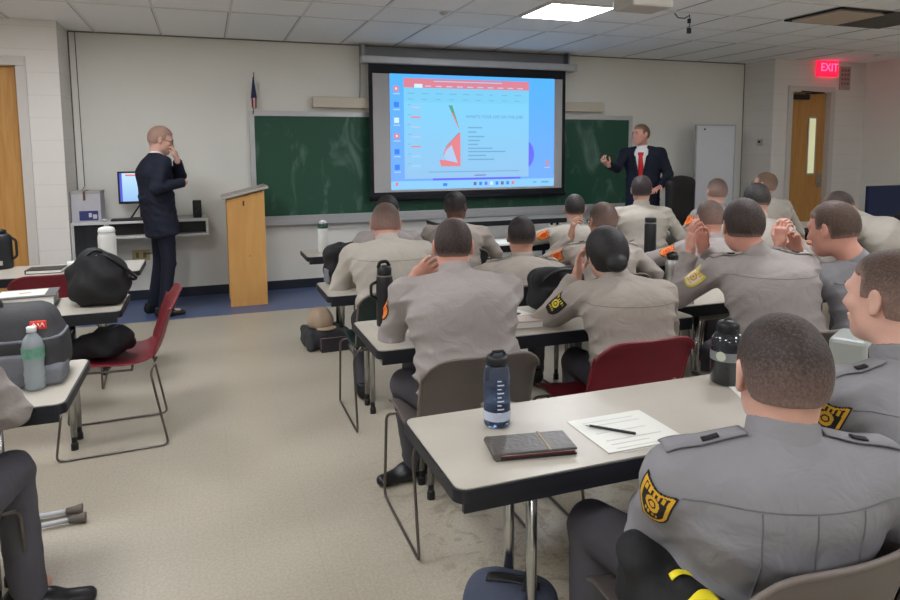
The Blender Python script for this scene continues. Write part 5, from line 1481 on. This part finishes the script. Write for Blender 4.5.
# low black cabinet of gear beside the whiteboard
e = empty('av_cart', (5.42, 6.35, 0), 0, 'low black equipment cart with loose gear beside the whiteboard', 'cart')
mb = MB(); mb.box(-.25, .25, -.2, .2, .68, .71, .004); mb.box(-.25, .25, -.2, .2, .30, .33, .004); mb.box(-.25, .25, -.2, .2, .06, .09, .004); mb.build('shelves', M_DARK, e)
for sx_ in (-.24, .24):
    for sy_ in (-.19, .19): MB().box(sx_-.012, sx_+.012, sy_-.012, sy_+.012, .0, .70).build('post', M_BLACK, e)
mb = MB(); mb.box(-.20, .05, -.12, .12, .711, .79, .01); mb.box(.08, .2, -.1, .1, .711, .76, .01); mb.build('gear', M_BLACK, e)
e.location = e.location
gb = bpy.data.objects['gear_bag']; bpy.data.objects.remove(gb)
e = empty('folded_jacket', (.83, 1.02, .575), .1, 'black jacket with a bright yellow patch lying in the lap of the nearest trainee', 'jacket')
s = SD(); s.el((0, 0, .05), (.085, .12, .06), .04); s.el((.0, -.09, .03), (.10, .07, .05), .04); s.el((-.02, .06, .11), (.06, .06, .04), .04); s.fn(lump((0, 0, .05), .006, 50), 'd')
sd_obj('cloth', s, FAB_BLK, e, .007, origin=(0, 0, 0))
P, fc = strip(s, V3(-.055, -.085, .25), V3(.03, -.10, .25), V3(.1, 1, 0), .028, V3(0, 0, -1), 10, .003, lambda t: .5+.5*t); pmesh('yellow_patch', P, fc, mat('hi_vis_yellow', (236, 216, 40), .6), e, V3(0, 0, 0), None, .002)
P, fc = strip(s, V3(-.02, -.02, .25), V3(.04, -.03, .25), V3(.2, 1, 0), .006, V3(0, 0, -1), 8, .003); pmesh('yellow_print', P, fc, mat('hi_vis_yellow', (236, 216, 40), .6), e, V3(0, 0, 0), None, .002)

# ------------------------------------------------------------------ the people
BLK, BRN, DBR, LBR, GRY = (26, 23, 23), (78, 62, 54), (54, 46, 43), (104, 82, 66), (128, 106, 96)
G = 'trainees in grey uniform shirts'
# nearest, bottom right
person('trainee at bottom right with cropped dark hair, seen from behind, patch on the left sleeve', (1.06, .99, 1.065), hy=27, hp=8, ty=20, c7=(1.02, .935, .942), pelvis=(1.06, 1.075, .54),
       L=dict(e=(.875, 1.13, .70), w=(.98, 1.30, .64), d=(.7, .3, -.5), n=(.5, 0, .6), curl=.8, pd=.02, pn=(-.9, -.45, .1)), R=dict(e=(1.32, .93, .70), w=(1.25, 1.18, .70)), skin='light', hair='buzz', hc=DBR, shirt='blue', res=0, patchL='gold',
       epaulettes=True, seams=2, fade=(-.05, .05), build=1.06, wr=.004, knees=[(.93, 1.46, .52), (1.30, 1.46, .52)])
# right edge
person('trainee at the right edge in three-quarter profile, black collar tab and gold sleeve patch', (1.60, 1.17, 1.14), hy=-8, hp=2, ty=6, c7=(1.585, 1.10, .985), pelvis=(1.64, 1.02, .54),
       L=dict(e=(1.40, 1.22, .76), w=(1.60, 1.42, .79), pd=.02, pn=(-.75, -.62, .2)), R=dict(lw=(.20, .35, 0)), skin='fair', hair='buzz', hc=BRN, shirt='blue', res=0, patchL='gold', epaulettes=True, seams=1, fade=(-.02, .07), build=1.03)
person('trainee with dark hair holding both hands to his face, yellow patch on the left sleeve', (2.27, 2.37, 1.17), hy=24, hp=4, ty=22, c7=(2.31, 2.28, 1.045), pelvis=(2.33, 2.16, .54),
       L=dict(e=(2.06, 2.54, .82), w=(2.155, 2.575, 1.03), d=(.05, -.05, 1), n=(.8, -.2, 0), curl=.5, side=1), R=dict(w=(2.27, 2.62, 1.03), d=(-.1, -.1, 1), n=(-.8, -.1, 0), curl=.6, pole=(.35, .3, -1)),
       skin='pink', hair='short', hc=DBR, shirt='grey', res=0, patchL='yellow', epaulettes=True, seams=1, build=1.05)
person('trainee in profile with fingers clasped before his face, second row right', (2.64, 2.22, 1.155), hy=-14, hp=12, ty=8, c7=(2.74, 2.13, 1.01), pelvis=(2.68, 1.98, .54),
       L=dict(e=(2.60, 2.50, .82), w=(2.63, 2.50, 1.0), d=(.1, .05, 1), n=(.8, 0, 0), curl=1.0, side=1), R=dict(e=(2.90, 2.46, .82), w=(2.75, 2.50, 1.0), d=(-.3, 0, 1), n=(-.8, 0, 0), curl=.9, side=-1),
       skin='pink', hair='short', hc=BRN, shirt='blue', res=0, patchL='navy', seams=1, build=1.05)
person('trainee with a low dark hair bun leaning her cheek on her left hand', (1.635, 2.49, 1.06), hy=12, hp=6, hr=-6, ty=16, c7=(1.66, 2.40, .955), pelvis=(1.66, 2.29, .54),
       L=dict(e=(1.43, 2.56, .80), w=(1.555, 2.60, .95), d=(.15, -.05, 1), n=(.5, -.6, 0), curl=.4, side=1), R=dict(e=(1.90, 2.42, .78), w=(1.86, 2.66, .79)), skin='light', hair='bun', hc=BLK, shirt='khaki', res=0, patchL='navy', seams=1, build=1.0, hscale=.96)
person('broad-backed trainee with thinning cropped hair resting his chin on his left hand, second row', (.945, 2.56, 1.125), hy=21, hp=8, ty=12, c7=(.925, 2.46, 1.02), pelvis=(.94, 2.345, .54),
       L=dict(e=(.70, 2.60, .80), w=(.815, 2.67, .99), d=(.45, -.25, .45), n=(.2, -.9, .3), curl=.5, side=1, pn=(-.95, .3, .1)), R=dict(e=(1.10, 2.66, .80), w=(1.02, 2.88, .78), d=(-.4, .9, 0)), skin='pink', hair='balding', hc=(50, 42, 40), shirt='grey', res=0, patchL='orange', build=1.13, hscale=.95,
       knees=[(.77, 2.70, .52), (1.10, 2.72, .52)], feet=[(.86, 2.86, .085), (1.02, 2.98, .085)], fds=[(-1, -.15, 0), (0, 1, 0)])
person('heavy-set trainee with both elbows wide on the table below the chalkboard, third row', (.965, 3.74, 1.10), hy=16, hp=14, ty=8, c7=(.955, 3.63, 1.005), pelvis=(.945, 3.50, .54),
       L=dict(e=(.70, 3.72, .80), w=(.90, 3.86, .80)), R=dict(e=(1.24, 3.72, .80), w=(1.06, 3.88, .80)), skin='pink', hair='buzz', hc=BRN, shirt='pale', res=1, build=1.12, fade=(-.02, .07), seams=1)
person('trainee seen past the heavy-set man in front, mostly hidden by him', (1.27, 4.86, 1.07), hy=22, hp=5, ty=15, skin='tan', hair='short', hc=BLK, shirt='grey', res=2, L=dict(lw=(-.16, .38, 0), lo=1), R=dict(lw=(.16, .38, 0), lo=1))
person('fourth-row trainee with dark skin and cropped hair turned right beneath the screen', (1.81, 4.84, 1.09), hy=48, hp=2, ty=24, skin='dark', hair='buzz', hc=BLK, shirt='khaki', res=1, L=dict(lw=(-.18, .36, 0)), R=dict(lw=(.16, .38, 0)), build=1.06)
person('third-row trainee with short black hair directly under the screen, back to the camera', (1.765, 3.60, 1.005), hy=20, hp=6, ty=16, skin='tan', hair='buzz', hc=BLK, shirt='khaki', res=1, fade=(-.07, .0), L=dict(lw=(-.22, .36, 0)), R=dict(lw=(.22, .36, 0)), seams=1, epaulettes=True)
person('fourth-row trainee with thinning crown and an orange patch, right of the screen corner', (2.84, 4.80, 1.04), hy=26, hp=4, ty=30, skin='light', hair='balding', hc=BLK, shirt='pale', res=1, patchL='orange', epaulettes=True, L=dict(e=(2.58, 4.92, .80), w=(2.72, 5.08, .79), d=(.5, .8, 0), pn=(-.55, -.75, .25), pd=.06), R=dict(lw=(.14, .34, 0)))
person('third-row trainee in glasses with a fist to his chin and brown faded hair', (2.37, 3.66, 1.065), hy=4, hp=6, ty=26, skin='tan', hair='buzz', hc=BRN, shirt='khaki', res=1, patchL='orange', glasses=True, fade=(-.02, .06),
       L=dict(e=(2.13, 3.84, .80), w=(2.235, 3.82, .955), d=(.15, -.1, 1), n=(.8, -.2, 0), curl=1.1, side=1), R=dict(lw=(.22, .34, 0)), epaulettes=True)
person('trainee with dark hair and large ears seated directly before the presenter', (3.49, 4.80, 1.18), hy=34, hp=-2, ty=28, skin='light', hair='short', hc=(50, 42, 44), shirt='pale', res=1, patchL='orange', L=dict(e=(3.20, 4.92, .86), w=(3.36, 5.06, .79), d=(.5, .8, 0), pn=(-.6, -.75, .2), pd=.05), R=dict(lw=(.20, .30, 0)), build=1.05)
person('trainee with close-shaved sides seated before the white board, orange patch showing', (4.29, 4.80, 1.14), hy=18, hp=4, ty=14, skin='light', hair='buzz', hc=BRN, shirt='grey', res=1, patchL='orange', fade=(.02, .09), L=dict(lw=(-.20, .34, 0)), R=dict(lw=(.18, .34, 0)))
person('trainee in glasses looking left with head raised, nearest the right-hand door', (5.04, 5.0, 1.18), hy=-22, hp=-6, ty=20, skin='light', hair='buzz', hc=LBR, shirt='pale', res=1, glasses=True, fade=(-.02, .06), L=dict(lw=(-.18, .34, 0)), R=dict(lw=(.18, .34, 0)))
person('trainee with brown faded hair half behind the man holding both hands to his face', (3.13, 3.56, 1.06), hy=18, hp=10, ty=20, skin='pink', hair='buzz', hc=BRN, shirt='grey', res=1, patchL='orange', fade=(-.02, .06),
       L=dict(e=(2.84, 3.68, .80), w=(3.02, 3.84, .80)), R=dict(lw=(.20, .34, 0)))
person('trainee with glossy black hair half hidden behind the man with both hands raised', (3.72, 3.76, 1.15), hy=24, hp=12, ty=22, skin='light', hair='short', hc=BLK, shirt='pale', res=1, L=dict(lw=(-.20, .36, 0)), R=dict(lw=(.24, .30, 0)), build=1.05)
person('man at far right bending low over the table with his pale back to the room', (4.31, 3.58, 1.085), hy=-20, hp=42, ty=-22, c7=(4.42, 3.45, 1.02), pelvis=(4.66, 3.22, .56), skin='pink', hair='balding', hc=DBR, shirt='pale', res=1, L=dict(lw=(-.16, .62, 0)), R=dict(e=(4.55, 3.72, .80), w=(4.38, 3.82, .80)), build=1.12, wr=.006)
person('trainee cut off by the left edge, only elbow, knee and black shoe in view', (-.86, 2.20, 1.16), hy=10, hp=12, ty=6, pelvis=(-.80, 1.88, .54), skin='light', hair='buzz', hc=BRN, shirt='grey', res=0, R=dict(e=(-.60, 2.22, .81), w=(-.80, 2.38, .80)), L=dict(lw=(-.10, .46, 0)),
       knees=[(-.98, 2.30, .52), (-.63, 2.42, .50)], feet=[(-.98, 2.42, .085), (-.60, 2.40, .085)], fds=[(0, 1, 0), (1, .1, 0)], build=1.08)
# standing men
person('near-bald man in a dark suit and glasses standing by the monitor, hand to his chin', (-.375, 6.70, 1.64), hy=88, hp=16, ty=72, c7=(-.44, 6.68, 1.50), pelvis=(-.40, 6.68, .94), stand=True, suit=True, trouser=True,
       L=dict(e=(-.115, 6.66, 1.25), w=(-.235, 6.63, 1.395), d=(-.15, .12, 1), n=(-.8, .2, .1), curl=1.1, side=1), R=dict(e=(-.42, 6.43, 1.22), w=(-.18, 6.54, 1.26), nohand=1),
       skin='light', hair='buzz', hc=(158, 126, 110), res=1, glasses=True, group=None, feet=[(-.53, 6.86, .085), (-.42, 6.64, .085)], build=1.08, wr=.005, hscale=1.04)
person('presenter in a navy suit, white shirt and bright red tie gesturing at the chalkboard', (4.77, 6.60, 1.70), hy=262, hp=0, ty=228, c7=(4.83, 6.63, 1.55), pelvis=(4.83, 6.62, .97), stand=True, suit=True, tie=True,
       L=dict(e=(5.04, 6.42, 1.24), w=(4.86, 6.34, 1.10), d=(-.8, -.3, -.2)), R=dict(e=(4.40, 6.55, 1.27), w=(4.20, 6.42, 1.36), d=(-.8, -.2, .6), n=(.5, .3, .6), curl=1.3),
       skin='pink', hair='buzz', hc=(112, 86, 66), res=1, fade=(-.10, -.04), group=None, build=1.10, wr=.005)
